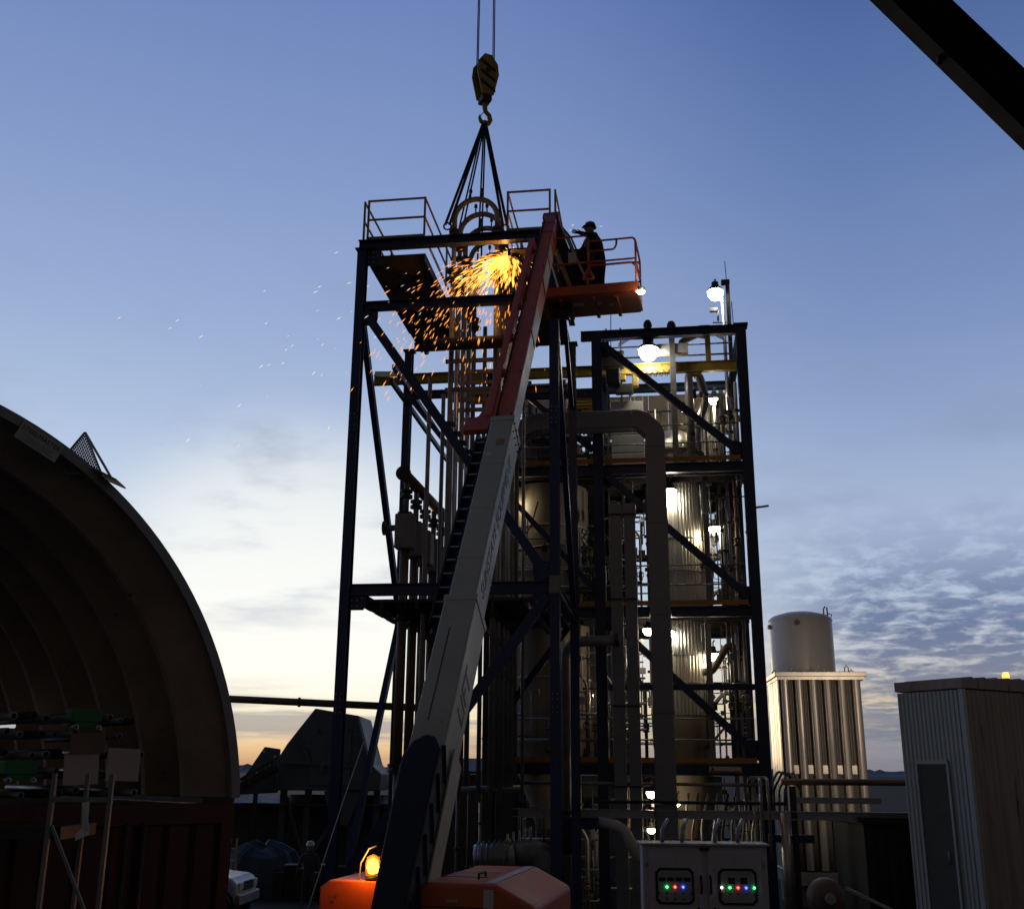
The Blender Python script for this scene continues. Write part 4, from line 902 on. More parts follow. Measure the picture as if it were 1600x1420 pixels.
for st, (z0, z1) in enumerate(((.2, 3.9), (4.2, 7.85), (8.2, 11.85), (12.15, 14.6))):
    # right hand strip by the outer column
    for k, x in enumerate((8.32, 8.47, 8.60, 8.72, 8.84)):
        y = 7.7 + .62 * ((k * 3 + st) % 5)
        run([(x, y, z0), (x, y, z1)], rp.uniform(.03, .065), PM[(k + st) % 4], f'{ORD[k]} of five vertical pipes by the right column, {st_name[st]} storey', 'pipes by the right tower column', (x, y, z0 + rp.uniform(1, 2)) if k % 2 else None)
    # middle strip behind the blue column and the risers
    for k, x in enumerate((4.45, 4.62, 5.15, 5.35, 6.02)):
        y = 7.9 + .5 * ((k * 2 + st) % 5)
        run([(x, y, z0), (x, y, z0 + (z1 - z0) * .55), (x + .18 * (1 if k % 2 else -1), y, z0 + (z1 - z0) * .62), (x + .18 * (1 if k % 2 else -1), y, z1)], rp.uniform(.028, .055), PM[(k * 2 + st) % 5], f'{ORD[k]} of five jogged pipes near the middle column, {st_name[st]} storey', 'pipes by the middle tower column', (x, y, z0 + .9))
    for k in range(4):
        z = z0 + .5 + k * (z1 - z0 - .8) / 4; y = 8.0 + .4 * k
        run([(2.1, y, z), (4.7, y, z), (5.0, y + .3, z + .3), (6.05, y + .3, z + .3)], rp.uniform(.025, .05), PM[(k + 2 * st) % 5], f'{ORD[k]} horizontal pipe from below behind the frame, {st_name[st]} storey', 'horizontal pipes in the left tower bay', None, False)
    for k in range(3):
        z = z0 + .6 + k * .95; y = 10.8 - .3 * k
        run([(6.1, y, z), (7.95, y, z), (8.25, y, z + .35), (8.9, y, z + .35)], rp.uniform(.03, .06), PM[(k + st + 1) % 5], f'{ORD[k]} horizontal pipe behind the ribbed column, {st_name[st]} storey', 'horizontal pipes in the right tower bay', None, False)
# dense small-bore piping, too fine to count
for st, (z0, z1) in enumerate(((.3, 3.8), (4.3, 7.8), (8.3, 11.8), (12.2, 14.4))):
    for mi, m_ in enumerate(('dark_iron', 'pipe_grey', 'galv')):
        mb_ = MB(PL); rr_ = random.Random(100 + st * 7 + mi)
        for k in range(42 if mi < 2 else 20):
            side_ = rr_.random()
            lo, hi = ((2.1, 4.9) if side_ < .4 else (7.6, 8.95) if side_ < .7 else (5.1, 6.2) if side_ < .85 else (5.2, 8.8))
            x, y, z = rr_.uniform(lo, hi), rr_.uniform(7.5, 10.9), rr_.uniform(z0, z1); pts = [(x, y, z)]
            for q in range(rr_.randint(3, 6)):
                a = rr_.choice('zzzxy'); d_ = rr_.choice((-1, 1)) * rr_.uniform(.15, 1.3 if a == 'z' else .6)
                if a == 'z': z = min(z1, max(z0, z + d_))
                elif a == 'x': x = min(hi, max(lo, x + d_))
                else: y = min(11, max(7.5, y + d_))
                if (Vector((x, y, z)) - Vector(pts[-1])).length > .08: pts.append((x, y, z))
            if len(pts) > 2: mb_.tube(bend(pts, .06, 2), rr_.uniform(.010, .026), 6)
            if rr_.random() < .6: mb_.box(pts[0], (rr_.uniform(.08, .2), .1, rr_.uniform(.1, .28)))
            if rr_.random() < .5: mb_.lathe([(0, 0), (.06, 0), (.06, .05), (0, .05)], pts[-1], 10, 'Y', False)
        tag(mb_.build('small_piping', m_), f'tangle of {["dark", "grey", "shiny"][mi]} small bore pipes and fittings, {st_name[st]} storey of the tower', 'piping', None, 'stuff')
# thick insulated lines
run([(7.55, 7.9, 12.2), (7.55, 7.9, 15.0), (7.85, 8.0, 15.0), (8.05, 8.3, 14.3), (7.75, 8.6, 13.6), (7.75, 8.8, 12.9)], .12, 'pipe_steel', 'thick steel pipe looping over at the top of the right bay', 'thick lines', None, False)
run([(7.6, 8.1, 6.5), (7.85, 8.1, 6.5), (8.3, 8.2, 7.2), (8.45, 8.2, 7.2), (8.45, 8.2, 4.3)], .10, 'pipe_brown', 'thick brown pipe slanting up beside the ribbed column base', 'thick lines', (8.45, 8.2, 5.6))
run([(8.35, 8.6, 10.6), (8.35, 8.6, 8.2)], .1, 'pipe_grey', 'thick grey pipe by the right column on the second deck', 'thick lines')
t = thing('ladder_rack', 'small lattice ladder frame beside the slanting brown pipe', 'ladder', W(8.1, 8.6, 6.4))
for dx in (0, .45): MB(PL).bar((7.9 + dx, 8.7, 6.5), (8.2 + dx, 8.9, 7.3), .03, .03).build('side_rail', 'galv', t)
for k in range(5): MB(PL).bar((7.93 + k * .065, 8.73 + k * .04, 6.6 + k * .15), (8.38 + k * .065, 8.73 + k * .04, 6.6 + k * .15), .02, .02).build('rung', 'galv', t)
# tubing bundle beside the middle column
hm = MB(PL); rq = random.Random(5)
for k in range(70):
    x, y, z = rq.uniform(4.38, 4.88), rq.uniform(8.3, 8.9), rq.uniform(8.5, 10.6); pts = []
    for q in range(7): pts.append((x, y, z)); x = min(4.92, max(4.36, x + rq.uniform(-.14, .14))); y += rq.uniform(-.1, .1); z -= rq.uniform(-.02, .12)
    hm.tube(pts, rq.uniform(.008, .022), 5)
o = tag(hm.build('tubing', 'hose_green'), 'dense tangle of thin green and steel instrument tubing', 'tubing', None, 'stuff')
for k in range(5):
    x = 4.42 + .11 * k
    tag(MB(PL).box((x, 8.15, 9.2 + .3 * (k % 3)), (.08, .10, .16)).build('instrument_box', ['box_white', 'pipe_grey', 'yellow_paint'][k % 3], None, bevel=.01), f'{ORD[k]} small instrument box in front of the tubing tangle', 'instrument', 'instrument boxes')
for k, (x, z, w_, h_, m_) in enumerate(((5.62, 14.78, .26, .16, 'yellow_paint'), (6.02, 14.70, .17, .40, 'yellow_paint'), (5.7, 14.45, .5, .3, 'dark_iron'))):
    tag(MB(PL).box((x, 7.5, z), (w_, .2, h_)).build('pendant_box', m_, None, bevel=.02), ['wide yellow box hanging under the hoist beam', 'upright yellow box hanging under the hoist beam', 'dark winch box below the hoist beam'][k], 'box')

# ================================================================== pipe rack along the bottom
rack = thing('pipe_rack', 'pale low pipe rack beam running right past the tower foot', 'pipe rack', W(2.7, 6, 0))
MB(PL).ib((2.75, 6.0, 2.92), (8.6, 6.0, 2.92), .14, .20).build('beam', 'galv', rack); MB(PL).ib((8.62, 6.0, 2.93), (13.4, 6.0, 2.93), .14, .20).build('beam', 'galv', rack)
for x in (2.8, 6.3, 9.55, 12.9): MB(PL).ib((x, 6.05, 0), (x, 6.05, 3.6), .14, .14, up=(0, 1, 0)).build('post', 'dark_iron', rack)
MB(PL).tube([(9.3, 6.0, 3.70), (13.4, 6.0, 3.71)], .075, 12).build('top_pipe', 'pipe_brown', rack)
MB(PL).tube([(2.8, 6.3, 3.62), (8.9, 6.3, 3.62)], .045, 10).build('top_pipe', 'pipe_grey', rack); MB(PL).tube([(4.9, 5.9, 3.2), (9.4, 5.9, 3.2)], .04, 10).build('top_pipe', 'dark_iron', rack)
MB(PL).bar((9.5, 6.1, 3.28), (11.6, 6.1, 3.28), .05, .14).build('name_board', 'galv', rack); MB(PL).bar((12.2, 6.1, 3.28), (13.3, 6.1, 3.28), .05, .16).build('name_board', 'pipe_brown', rack)
for k, x in enumerate((8.76, 8.93)):
    tag(MB(PL).tube(bend([(x - .25, 6.3, 3.78), (x, 6.3, 3.8), (x, 5.6, 3.75), (x, 5.4, 2.0)], .1), .035, 8).build('drop_pipe', 'galv'), f'{["left", "right"][k]} of two slim drop pipes going down behind the cabinet', 'pipe', 'drop pipes')
run([(9.3, 5.7, .3), (9.3, 5.7, 3.0)], .13, 'pipe_steel', 'thick shiny vertical pipe right of the cabinet', 'lower lines', None, False)
for k in range(4): run([(9.0 + .13 * k, 6.3 + .1 * k, 2.95), (9.0 + .13 * k, 6.3, 3.5), (9.25 + .12 * k, 6.2, 3.95), (9.6 + .05 * k, 6.2, 3.8 - .1 * k)], .03, PM[k], f'{ORD[k]} curved hose at the tower corner by the pipe rack', 'hoses at the tower corner', None, False)
tag(MB(PL).bar((8.9, 5.8, 2.42), (9.95, 5.8, 2.42), .2, .18).build('dark_beam', 'navy_steel'), 'short dark beam sticking out right of the tower foot', 'beam')
# lower left clutter: pump with wrapped casing and large elbow
t = thing('pump_set', 'grey pump with a large elbow casing at the tower foot', 'pump', W(3.2, 5.6, .4))
MB(PL).tube(bend([(2.9, 5.6, 2.0), (3.5, 5.6, 2.05), (3.75, 5.6, 1.0)], .4, 8), [.3] * 12, 18).build('elbow_casing', 'pipe_grey', t)
MB(PL).cyl((1.9, 5.6, 1.85), (2.9, 5.6, 1.95), .34, 18).build('motor', 'galv', t)
for k in range(7): MB(PL).lathe([(.35, 0), (.40, .005), (.40, .025), (.35, .03)], (1.95 + k * .13, 5.6, 1.86 + k * .013), 18, 'X', False).build('fin', 'galv', t)
for k in range(5): MB(PL).cyl((2.7 + .14 * k, 5.5, 2.1), (2.7 + .14 * k, 5.5, 2.45 + .04 * k), .03, 8).build('stud', 'galv', t)
MB(PL).box((2.8, 5.6, .5), (2.4, .8, 1.0)).build('plinth', 'concrete', t, bevel=.03)
run([(1.3, 5.2, 3.45), (3.1, 5.2, 3.5)], .09, 'pipe_grey', 'horizontal grey pipe low behind the boom foot', 'lower lines', None, False)
for k in range(6): run([(1.2 + .3 * k, 6.8, .2), (1.2 + .3 * k, 6.8, 3.9)], .04, PM[k % 5], f'{ORD[k]} thin upright pipe low behind the boom foot', 'thin pipes behind the boom', None)
for k in range(8): run([(6.9 + .25 * k, 7.6, .3), (6.9 + .25 * k, 7.6, 2.2 + .2 * (k % 3)), (7.1 + .25 * k, 7.6, 3.4)], .035, PM[k % 5], f'{ORD[k]} low pipe stub above the cabinet', 'stubs behind the cabinet', (6.9 + .25 * k, 7.6, 2.0))

# ================================================================== lamps of the tower
WARM, WHITE = (1.0, .80, .50), (1.0, .90, .72)
def lamp(pos, r, energy, where, style='jar', col=WARM, m='lamp_warm'):
    x, y, z = pos
    t = thing('work_light', f'lit warm white lamp {where}', 'lamp', W(x, y, z), 'lit lamps on the tower')
    MB(PL).lathe([(0, -r * .9), (r * .62, -r * .75), (r, -r * .1), (r * .92, r * .35), (r * .6, r * .55)], (x, y, z), 18).build('globe', m, t)
    MB(PL).lathe([(r * 1.12, r * .30), (r * .95, r * .62), (r * .5, r * .95), (r * .42, r * 1.6), (0, r * 1.62)], (x, y, z), 18).build('hood', 'dark_iron', t)
    if style == 'tall':
        MB(PL).lathe([(r * .55, 0), (r * .6, .25), (r * .5, .42), (.11, .44), (.11, .50), (.13, .52), (.12, .62), (.07, .70), (0, .72)], (x, y, z + r * 1.0), 16).build('ballast_housing', 'dark_iron', t)
    else:
        MB(PL).tube([(x, y, z + r * 1.5), (x, y, z + r * 1.5 + .12), (x + .05, y + .2, z + r * 1.5 + .2)], .022, 8).build('arm', 'galv', t)
    point_light('lamp_light', W(x, y, z - r * 1.25), energy, col, r * .6, t)
lamp((8.52, 9.3, 18.12), .24, 26, 'at the top of the mast', 'jar', WHITE, 'lamp_white')
lamp((6.42, 7.25, 15.46), .28, 55, 'with a domed housing under the top beam', 'tall', WHITE, 'lamp_white')
lamp((8.34, 9.5, 14.72), .17, 22, 'under the roof by the pale rear wall')
lamp((6.90, 8.12, 11.52), .19, 30, 'high on the ribbed column, second storey', 'jar', WHITE, 'lamp_white')
lamp((8.14, 8.6, 10.52), .18, 18, 'in the gap right of the ribbed column, second storey')
lamp((6.19, 7.5, 7.55), .15, 12, 'left of the exhaust duct, first storey')
lamp((6.70, 8.10, 7.55), .17, 26, 'half hidden by the exhaust duct on the first storey', 'jar', WHITE, 'lamp_white')
lamp((7.93, 8.6, 6.98), .16, 14, 'in the gap right of the ribbed column, first storey')
lamp((6.16, 7.3, 3.38), .14, 12, 'below the first deck, left of the exhaust duct')
lamp((6.13, 7.3, 2.50), .11, 7, 'lowest of the tower, left of the exhaust duct')
lamp((6.80, 7.5, 3.12), .07, 5, 'small, below the first deck, right of the exhaust duct')
lamp((2.35, 8.15, 11.45), .14, 9, 'on the beige column, mostly behind the boom')
lamp((7.4, 8.4, 14.1), .12, 16, 'among the flanges at the head of the ribbed column')
lamp((4.62, 9.9, 6.0), .10, 8, 'deep in the middle bay on the first storey')

# ================================================================== cutting sparks
so = W(3.45, .60, 15.32)
def sparks(name, n, m, seed, speed, tr, spread, bias, size, label, start=so):
    r_ = random.Random(seed); mb_ = MB()
    for i in range(n):
        v = Vector(bias) * r_.uniform(*speed) + Vector((r_.gauss(0, 1), r_.gauss(0, 1), r_.gauss(0, 1))) * spread
        t_ = r_.uniform(*tr) ** 1.3; p = Vector(start) + v * t_ + Vector((0, 0, -4.9)) * t_ * t_; vel = (v + Vector((0, 0, -9.8)) * t_).normalized()
        if (p.z < 9 and n > 60): continue
        L_ = r_.uniform(*size); w_ = L_ * r_.uniform(.09, .15) + .004
        d_, x_, y_ = mb_.frame(p, p + vel, (0, 0, 1)); q = p + vel * L_
        vs = [p, p + vel * L_ * .5 + x_ * w_ * .5, p + vel * L_ * .5 - x_ * w_ * .25 + y_ * w_ * .43, p + vel * L_ * .5 - x_ * w_ * .25 - y_ * w_ * .43, q]
        mb_.add(vs, [(0, 1, 2), (0, 2, 3), (0, 3, 1), (4, 2, 1), (4, 3, 2), (4, 1, 3)])
    o_ = mb_.build(name, m); return tag(o_, label, 'sparks', None, 'stuff')
left = (-bs.x, -bs.y, 0)
sparks('sparks', 560, 'spark_hot', 1, (.0, 4.2), (.0, .42), .55, (-1, .02, -.12), (.04, .26), 'dense yellow shower of cutting sparks under the top beam')
sparks('sparks', 820, 'spark_orange', 2, (.0, 4.6), (.04, .80), .75, (-1, .0, -.05), (.04, .21), 'orange sparks falling past the hairpin pipes')
sparks('sparks', 44, 'spark_pale', 3, (4.6, 9.0), (.5, .92), .9, (-1, -.05, .05), (.05, .15), 'pale sparks drifting far left of the frame')
sparks('sparks', 30, 'spark_pale', 4, (2.0, 7.5), (.14, .40), .7, (.9, -.2, .50), (.06, .12), 'few pale sparks flying right above the basket')
point_light('cutting_glow', so + Vector((-.15, -.25, -.15)), 24, (1.0, .45, .10), .15)
point_light('cutting_glow', W(2.5, .3, 14.6), 9, (1.0, .45, .12), .25)

# smoke lit by the torch beside the pipes
smk = bpy.data.materials.new('smoke'); smk.use_nodes = True
sn, sl_ = smk.node_tree.nodes, smk.node_tree.links; sn.remove(sn['Principled BSDF'])
pv = sn.new('ShaderNodeVolumePrincipled'); pv.inputs['Color'].default_value = (.9, .88, .95, 1); pv.inputs['Density'].default_value = 1.1; pv.inputs['Anisotropy'].default_value = .2
sl_.new(pv.outputs[0], sn['Material Output'].inputs['Volume']); MATS['smoke'] = smk
sm_ = MB(PL); rsm = random.Random(4)
prof = [(0, -.62)] + [(.30 * math.sin(math.pi * k / 8) * (1 + .12 * rsm.uniform(-1, 1)), -.6 + 1.2 * k / 8) for k in range(1, 8)] + [(0, .62)]
sm_.lathe(prof, (2.52, .62, 14.75), 16)
tag(sm_.build('smoke', 'smoke'), 'pale puff of torch smoke between the hairpin pipes', 'smoke', None, 'stuff')

# ================================================================== electrical cabinet
CB = Matrix.Translation((2.94, 17.2, 0)) @ Matrix.Rotation(math.radians(-3), 4, 'Z')
cab = thing('control_cabinet', 'pale double door control cabinet with lit indicator lamps in two windows', 'cabinet', (2.94, 17.2, 0))
MB(CB).span((-.93, .02, .62), (.93, .62, 2.84)).build('body', 'cabinet_paint', cab, bevel=.012)
MB(CB).span((-.97, -.04, 2.845), (.97, .66, 2.875)).build('roof_plate', 'galv', cab); MB(CB).span((-.95, 0, 0), (.95, .62, .61)).build('plinth', 'concrete', cab)
leds = (((-.12, 'led_green'), (.0, 'led_red'), (.12, 'led_blue')), ((-.24, 'led_white'), (-.12, 'led_green'), (.0, 'led_red'), (.12, 'led_blue'), (.24, 'led_green')))
for side_, xc in ((0, -.44), (1, .44)):
    dr = MB(CB).span((xc - .40, -.012, .66), (xc + .40, .018, 2.80)).build('door', 'cabinet_paint', cab, bevel=.008)
    wx = xc - .02 if side_ == 0 else xc + .03
    def rr(x0, x1, z0, z1, c): return [(x0 + c, z0), (x1 - c, z0), (x1, z0 + c), (x1, z1 - c), (x1 - c, z1), (x0 + c, z1), (x0, z1 - c), (x0, z0 + c)]
    MB(CB).poly([(x, -.03, z) for x, z in rr(wx - .285, wx + .285, 2.02, 2.53, .06)], (0, .02, 0)).build('window_gasket', 'rubber', cab)
    wf = MB(CB).poly([(x, -.034, z) for x, z in rr(wx - .25, wx + .25, 2.055, 2.495, .045)], (0, .006, 0)).build('panel_face', 'panel_face', cab)
    if side_ == 0:
        for k in range(4): MB(CB).box((wx - .185 + k * .123, -.038, 2.37), (.10, .008, .055)).build('meter', 'lift_black', wf)
    else:
        for k in range(2): MB(CB).box((wx - .09 + k * .18, -.038, 2.36), (.10, .008, .09)).build('meter', 'lift_black', wf)
    for dx, m_ in leds[side_]: MB(CB).lathe([(0, 0), (.017, 0), (.017, -.014), (.010, -.020), (0, -.022)], (wx + dx, -.036, 2.265), 10, 'Y').build('indicator', m_, wf)
    for dx in (-.24, -.12, 0, .12, .24): MB(CB).lathe([(0, 0), (.014, 0), (.012, -.02), (0, -.02)], (wx + dx * (1 if side_ else 1), -.036, 2.18), 8, 'Y').build('switch', 'lift_black', wf)
    if side_ == 0:
        for dx in (-.12, 0, .12): MB(CB).lathe([(0, 0), (.014, 0), (.012, -.02), (0, -.02)], (wx + dx, -.036, 2.10), 8, 'Y').build('switch', 'lift_black', wf)
    hx = xc + (.37 if side_ == 0 else -.37)
    MB(CB).tube([(hx, -.02, 2.42), (hx, -.07, 2.38), (hx, -.07, 2.22), (hx, -.02, 2.18)], .018, 8).build('door_handle', 'lift_black', cab)
    MB(CB).box((hx - (.07 if side_ == 0 else -.07), -.016, 2.08), (.09, .006, .09)).build('label_plate', 'cardboard', cab)
    MB(CB).cyl((hx - (.05 if side_ == 0 else -.05), -.014, 1.97), (hx - (.05 if side_ == 0 else -.05), -.04, 1.97), .02, 8).build('lock', 'lift_black', cab)
    MB(CB).box((hx - (.05 if side_ == 0 else -.05), -.045, 1.90), (.012, .006, .09)).build('key_tag', 'lift_white', cab)
    MB(CB).cyl((xc, -.014, 2.62), (xc, -.018, 2.62), .008, 8).build('rivet', 'lift_black', cab)
MB(CB).box((.0, -.03, 2.80), (.14, .03, .05)).build('top_latch', 'lift_black', cab)
for x in (-.87, .87):
    for z in (1.0, 1.75, 2.6): MB(CB).cyl((x, -.02, z - .05), (x, -.02, z + .05), .014, 8).build('hinge', 'galv', cab)
for x in (-.6, -.3, .2, .55): MB(CB).tube([(x, .3, 2.87), (x, .3, 3.05), (x + .1, .45, 3.2)], .03, 8).build('conduit_entry', 'galv', cab)
MB(CB).cyl((.62, -.014, 1.72), (.62, -.05, 1.72), .035, 12).build('stop_button', 'decal_red', cab)

# ================================================================== vaporizer bank, storage tank
VA = math.radians(6)
VM = Matrix.Translation((8.62, 35.2, 0)) @ Matrix.Rotation(-VA, 4, 'Z')
vp = thing('vaporizer_bank', 'tall bank of six pale metal columns with dark slots on the right', 'vaporizer', (8.62, 35.2, 0))
n6, vw = 6, 2.62
MB(VM).span((.02, .22, 1.0), (vw - .02, 2.4, 6.86)).build('core', 'vap_dark', vp)
for i in range(n6):
    x = .19 + i * (vw - .38) / (n6 - 1)
    prof = [(x - .12, .34)] + [(x - .12 * math.cos(a), .07 - .10 * math.sin(a)) for a in [math.pi * q / 8 for q in range(9)]] + [(x + .12, .34)]
    for z0, z1 in ((1.05, 3.72), (3.74, 6.80)): MB(VM).poly([(a, b, z0) for a, b in prof], (0, 0, z1 - z0)).build('column', 'vap_alu', vp)
for i in range(n6 - 1):
    x = .19 + (i + .5) * (vw - .38) / (n6 - 1)
    MB(VM).box((x, .16, 4.02), (.15, .02, .26)).build('slot_plate', 'pipe_steel', vp)
    for k in range(2): MB(VM).box((x - .04 + .08 * k, .2, 5.4), (.012, .04, 2.5)).build('fin', 'pipe_grey', vp)
for k in range(4): MB(VM).span((-.03, .10 + k * .58, 1.0), (.015, .62 + k * .58, 6.85)).build('side_panel', 'vap_alu', vp, bevel=.01)
MB(VM).span((-.12, -.14, 6.88), (vw + .12, 2.5, 7.02)).build('top_plate', 'vap_alu', vp, bevel=.01); MB(VM).span((-.06, -.08, 6.78), (vw + .06, 2.45, 6.875)).build('top_rim', 'vap_alu', vp)
MB(VM).span((-.08, -.10, .62), (vw + .08, 2.45, 1.0)).build('skirt', 'vap_alu', vp, bevel=.01); MB(VM).span((.0, .1, 0), (vw, 2.3, .6)).build('plinth', 'concrete', vp)
for k in range(7):
    x = .1 + k * .42; MB(VM).tube([(x - .06, .2 if k % 2 else 1.6, 7.02), (x - .06, .2 if k % 2 else 1.6, 7.16), (x, .2 if k % 2 else 1.6, 7.25), (x + .06, .2 if k % 2 else 1.6, 7.16), (x + .06, .2 if k % 2 else 1.6, 7.02)], .02, 6).build('lifting_eye', 'galv', vp)
tk = thing('storage_tank', 'white cylindrical storage tank standing behind the vaporizer bank', 'tank', (11.62, 43.3, 0))
TK = Matrix.Translation((11.62, 43.3, 0))
MB(TK).lathe([(1.23, .3), (1.23, 5.0)], (0, 0, 0), 64).build('shell_ring', 'tank_white', tk); MB(TK).lathe([(1.23, 5.015), (1.23, 9.75)], (0, 0, 0), 64).build('shell_ring', 'tank_white', tk)
MB(TK).lathe([(1.25, 9.74), (1.25, 9.80), (1.1, 9.93), (.6, 10.08), (0, 10.14)], (0, 0, 0), 64).build('roof', 'tank_white', tk)
MB(TK).lathe([(0, 0), (.09, 0), (.09, .1), (0, .1)], (-1.33, -.1, 9.5), 12, 'X', False).build('nozzle', 'pipe_grey', tk)
MB(TK).lathe([(0, 0), (.10, 0), (.10, .12), (0, .12)], (-.45, -1.3, 9.55), 12, 'Y', False).build('nozzle', 'pipe_grey', tk)
MB(TK).tube([(.8, -.6, 9.85), (.8, -.6, 10.15), (.86, -.6, 10.26), (.94, -.6, 10.22), (.95, -.6, 9.85)], .03, 8).build('vent_loop', 'galv', tk)
MB(TK).tube([(.95, -.55, 10.02), (1.2, -.3, 9.98), (1.24, 0, 9.9)], .02, 6).build('hand_rail', 'galv', tk)

# ================================================================== corrugated metal shed on the right
SC = Vector((9.05, 22.0, 0)); se = Vector((-.52, .854, 0)); sr = Vector((.854, .52, 0))
SM = Matrix((sr, se, Vector((0, 0, 1)))).transposed().to_4x4(); SM.translation = SC        # x along the right face, y along the left face
shed = thing('metal_shed', 'weathered ribbed metal shed with a door panel at the right edge', 'shed', SC)
def corr(p0, du, nv_, length, z0, z1, pitch, depth, m, name, xf=SM):
    n = int(length / pitch); vs, fs = [], []; prof = []
    for i in range(n):
        for f_, d_ in ((0, 0), (.35, 0), (.5, 1), (.85, 1)): prof.append(((i + f_) * length / n, d_ * depth))
    prof.append((length, 0)); k = len(prof)
    for z in (z0, z1): vs += [Vector(p0) + Vector(du) * a + Vector(nv_) * d_ + Vector((0, 0, z)) for a, d_ in prof]
    fs = [(i, i + 1, k + i + 1, k + i) for i in range(k - 1)]
    return MB(xf).add(vs, fs).build(name, m, shed if xf is SM else None)
corr((0, .06, 0), (0, 1, 0), (-1, 0, 0), 1.52, .1, 5.54, .10, .022, 'shed_metal', 'ribbed_wall')
for i in range(7): corr((.06 + i * .62, 0, 0), (1, 0, 0), (0, -1, 0), .61, .1, 5.54, .15, .02, 'shed_rust', 'wall_sheet')
MB(SM).span((.02, .02, .0), (4.4, 1.56, 5.53)).build('core', 'shed_door', shed)
MB(SM).span((-.05, -.05, .05), (.05, .05, 5.55)).build('corner_trim', 'shed_metal', shed)
for i in range(4): MB(SM).span((-.05 + i * 1.1, -.05, 5.57), (1.04 + i * 1.1, -.02, 5.77 + .03 * i)).build('fascia', 'shed_rust', shed)
MB(SM).span((-.05, -.015, 5.57), (-.025, 1.60, 5.765)).build('fascia', 'shed_rust', shed)
MB(SM).span((-.02, -.01, 5.56), (4.4, 1.58, 5.75)).build('roof', 'shed_rust', shed)
for k in range(10): MB(SM).bar((.3 + k * .4, -.04, 5.78 + .01 * k), (.3 + k * .4, 1.56, 5.78 + .01 * k), .10, .04).build('roof_rib', 'shed_rust', shed)
dp = MB(SM).span((-.055, .50, .2), (-.03, 1.20, 4.1)).build('door', 'shed_door', shed, bevel=.006)
MB(SM).span((-.075, .46, 4.1), (-.03, 1.24, 4.18)).build('door_head', 'shed_metal', shed)
for y in (.47, 1.215): MB(SM).bar((-.05, y, .2), (-.05, y, 4.1), .04, .05).build('door_jamb', 'shed_metal', shed)
MB(SM).cyl((-.09, .62, 2.2), (-.09, .62, 2.45), .015, 8).build('door_handle', 'galv', dp)
bl2 = thing('warning_light', 'orange light glowing on the roof of the metal shed', 'lamp', SM @ Vector((3.25, 1.2, 5.86)))
MB(SM).lathe([(0, 0), (.09, 0), (.09, .05), (0, .05)], (3.25, 1.2, 5.93), 14).build('base', 'lift_black', bl2)
MB(SM).lathe([(.075, .05), (.08, .13), (.055, .19), (0, .2)], (3.25, 1.2, 5.93), 14).build('dome', 'lamp_red', bl2)
point_light('warning_light_glow', SM @ Vector((3.15, 1.0, 6.36)), 25, (1, .55, .28), .1, bl2)
fl_ = bpy.data.lights.new('flood_beam', 'SPOT'); fl_.energy = 850; fl_.color = (1, .78, .58); fl_.spot_size = math.radians(46); fl_.spot_blend = .8; fl_.shadow_soft_size = .12
fo = bpy.data.objects.new('flood_beam', fl_); COL.objects.link(fo); fp = SM @ Vector((3.25, 1.64, 6.12)); fo.location = fp - ORG[bl2.name]; fo.parent = bl2
fo.rotation_euler = (Vector((10.2, 37, 5.2)) - fp).to_track_quat('-Z', 'Y').to_euler()
# things on the ground between cabinet and shed
ct = thing('dark_container', 'dark rusty steel container under the pipe rack beside the shed', 'container', (9.4, 27.5, 0))
for k in range(9): MB().span((8.3 + k * .26, 26.6 + .03 * (k % 2), .2), (8.54 + k * .26, 29, 2.75)).build('wall_panel', 'dark_iron', ct)
MB().span((8.25, 26.5, 2.77), (10.7, 29.1, 2.92)).build('top_rail', 'dark_iron', ct); MB().span((8.25, 26.5, 0), (10.7, 29.1, .18)).build('bottom_rail', 'dark_iron', ct)
pm = thing('rusty_pump', 'round rusty pump casing on the ground right of the cabinet', 'pump', (5.5, 20, 1.2))
MB().lathe([(0, -.18), (.2, -.18), (.3, -.1), (.32, .1), (.2, .2), (0, .2)], (5.5, 20.0, 1.85), 22, 'Y').build('casing', 'pipe_brown', pm)
MB().span((5.1, 19.8, 0), (5.9, 20.5, 1.5)).build('base', 'dark_iron', pm, bevel=.03); MB().cyl((5.5, 19.8, 1.85), (5.5, 19.72, 1.85), .09, 12).build('hub', 'galv', pm)
tag(MB().bar((5.72, 19.6, 2.04), (6.5, 19.4, 1.68), .05, .05).build('loose_bar', 'galv'), 'loose pale metal bar leaning beside the rusty pump', 'bar')

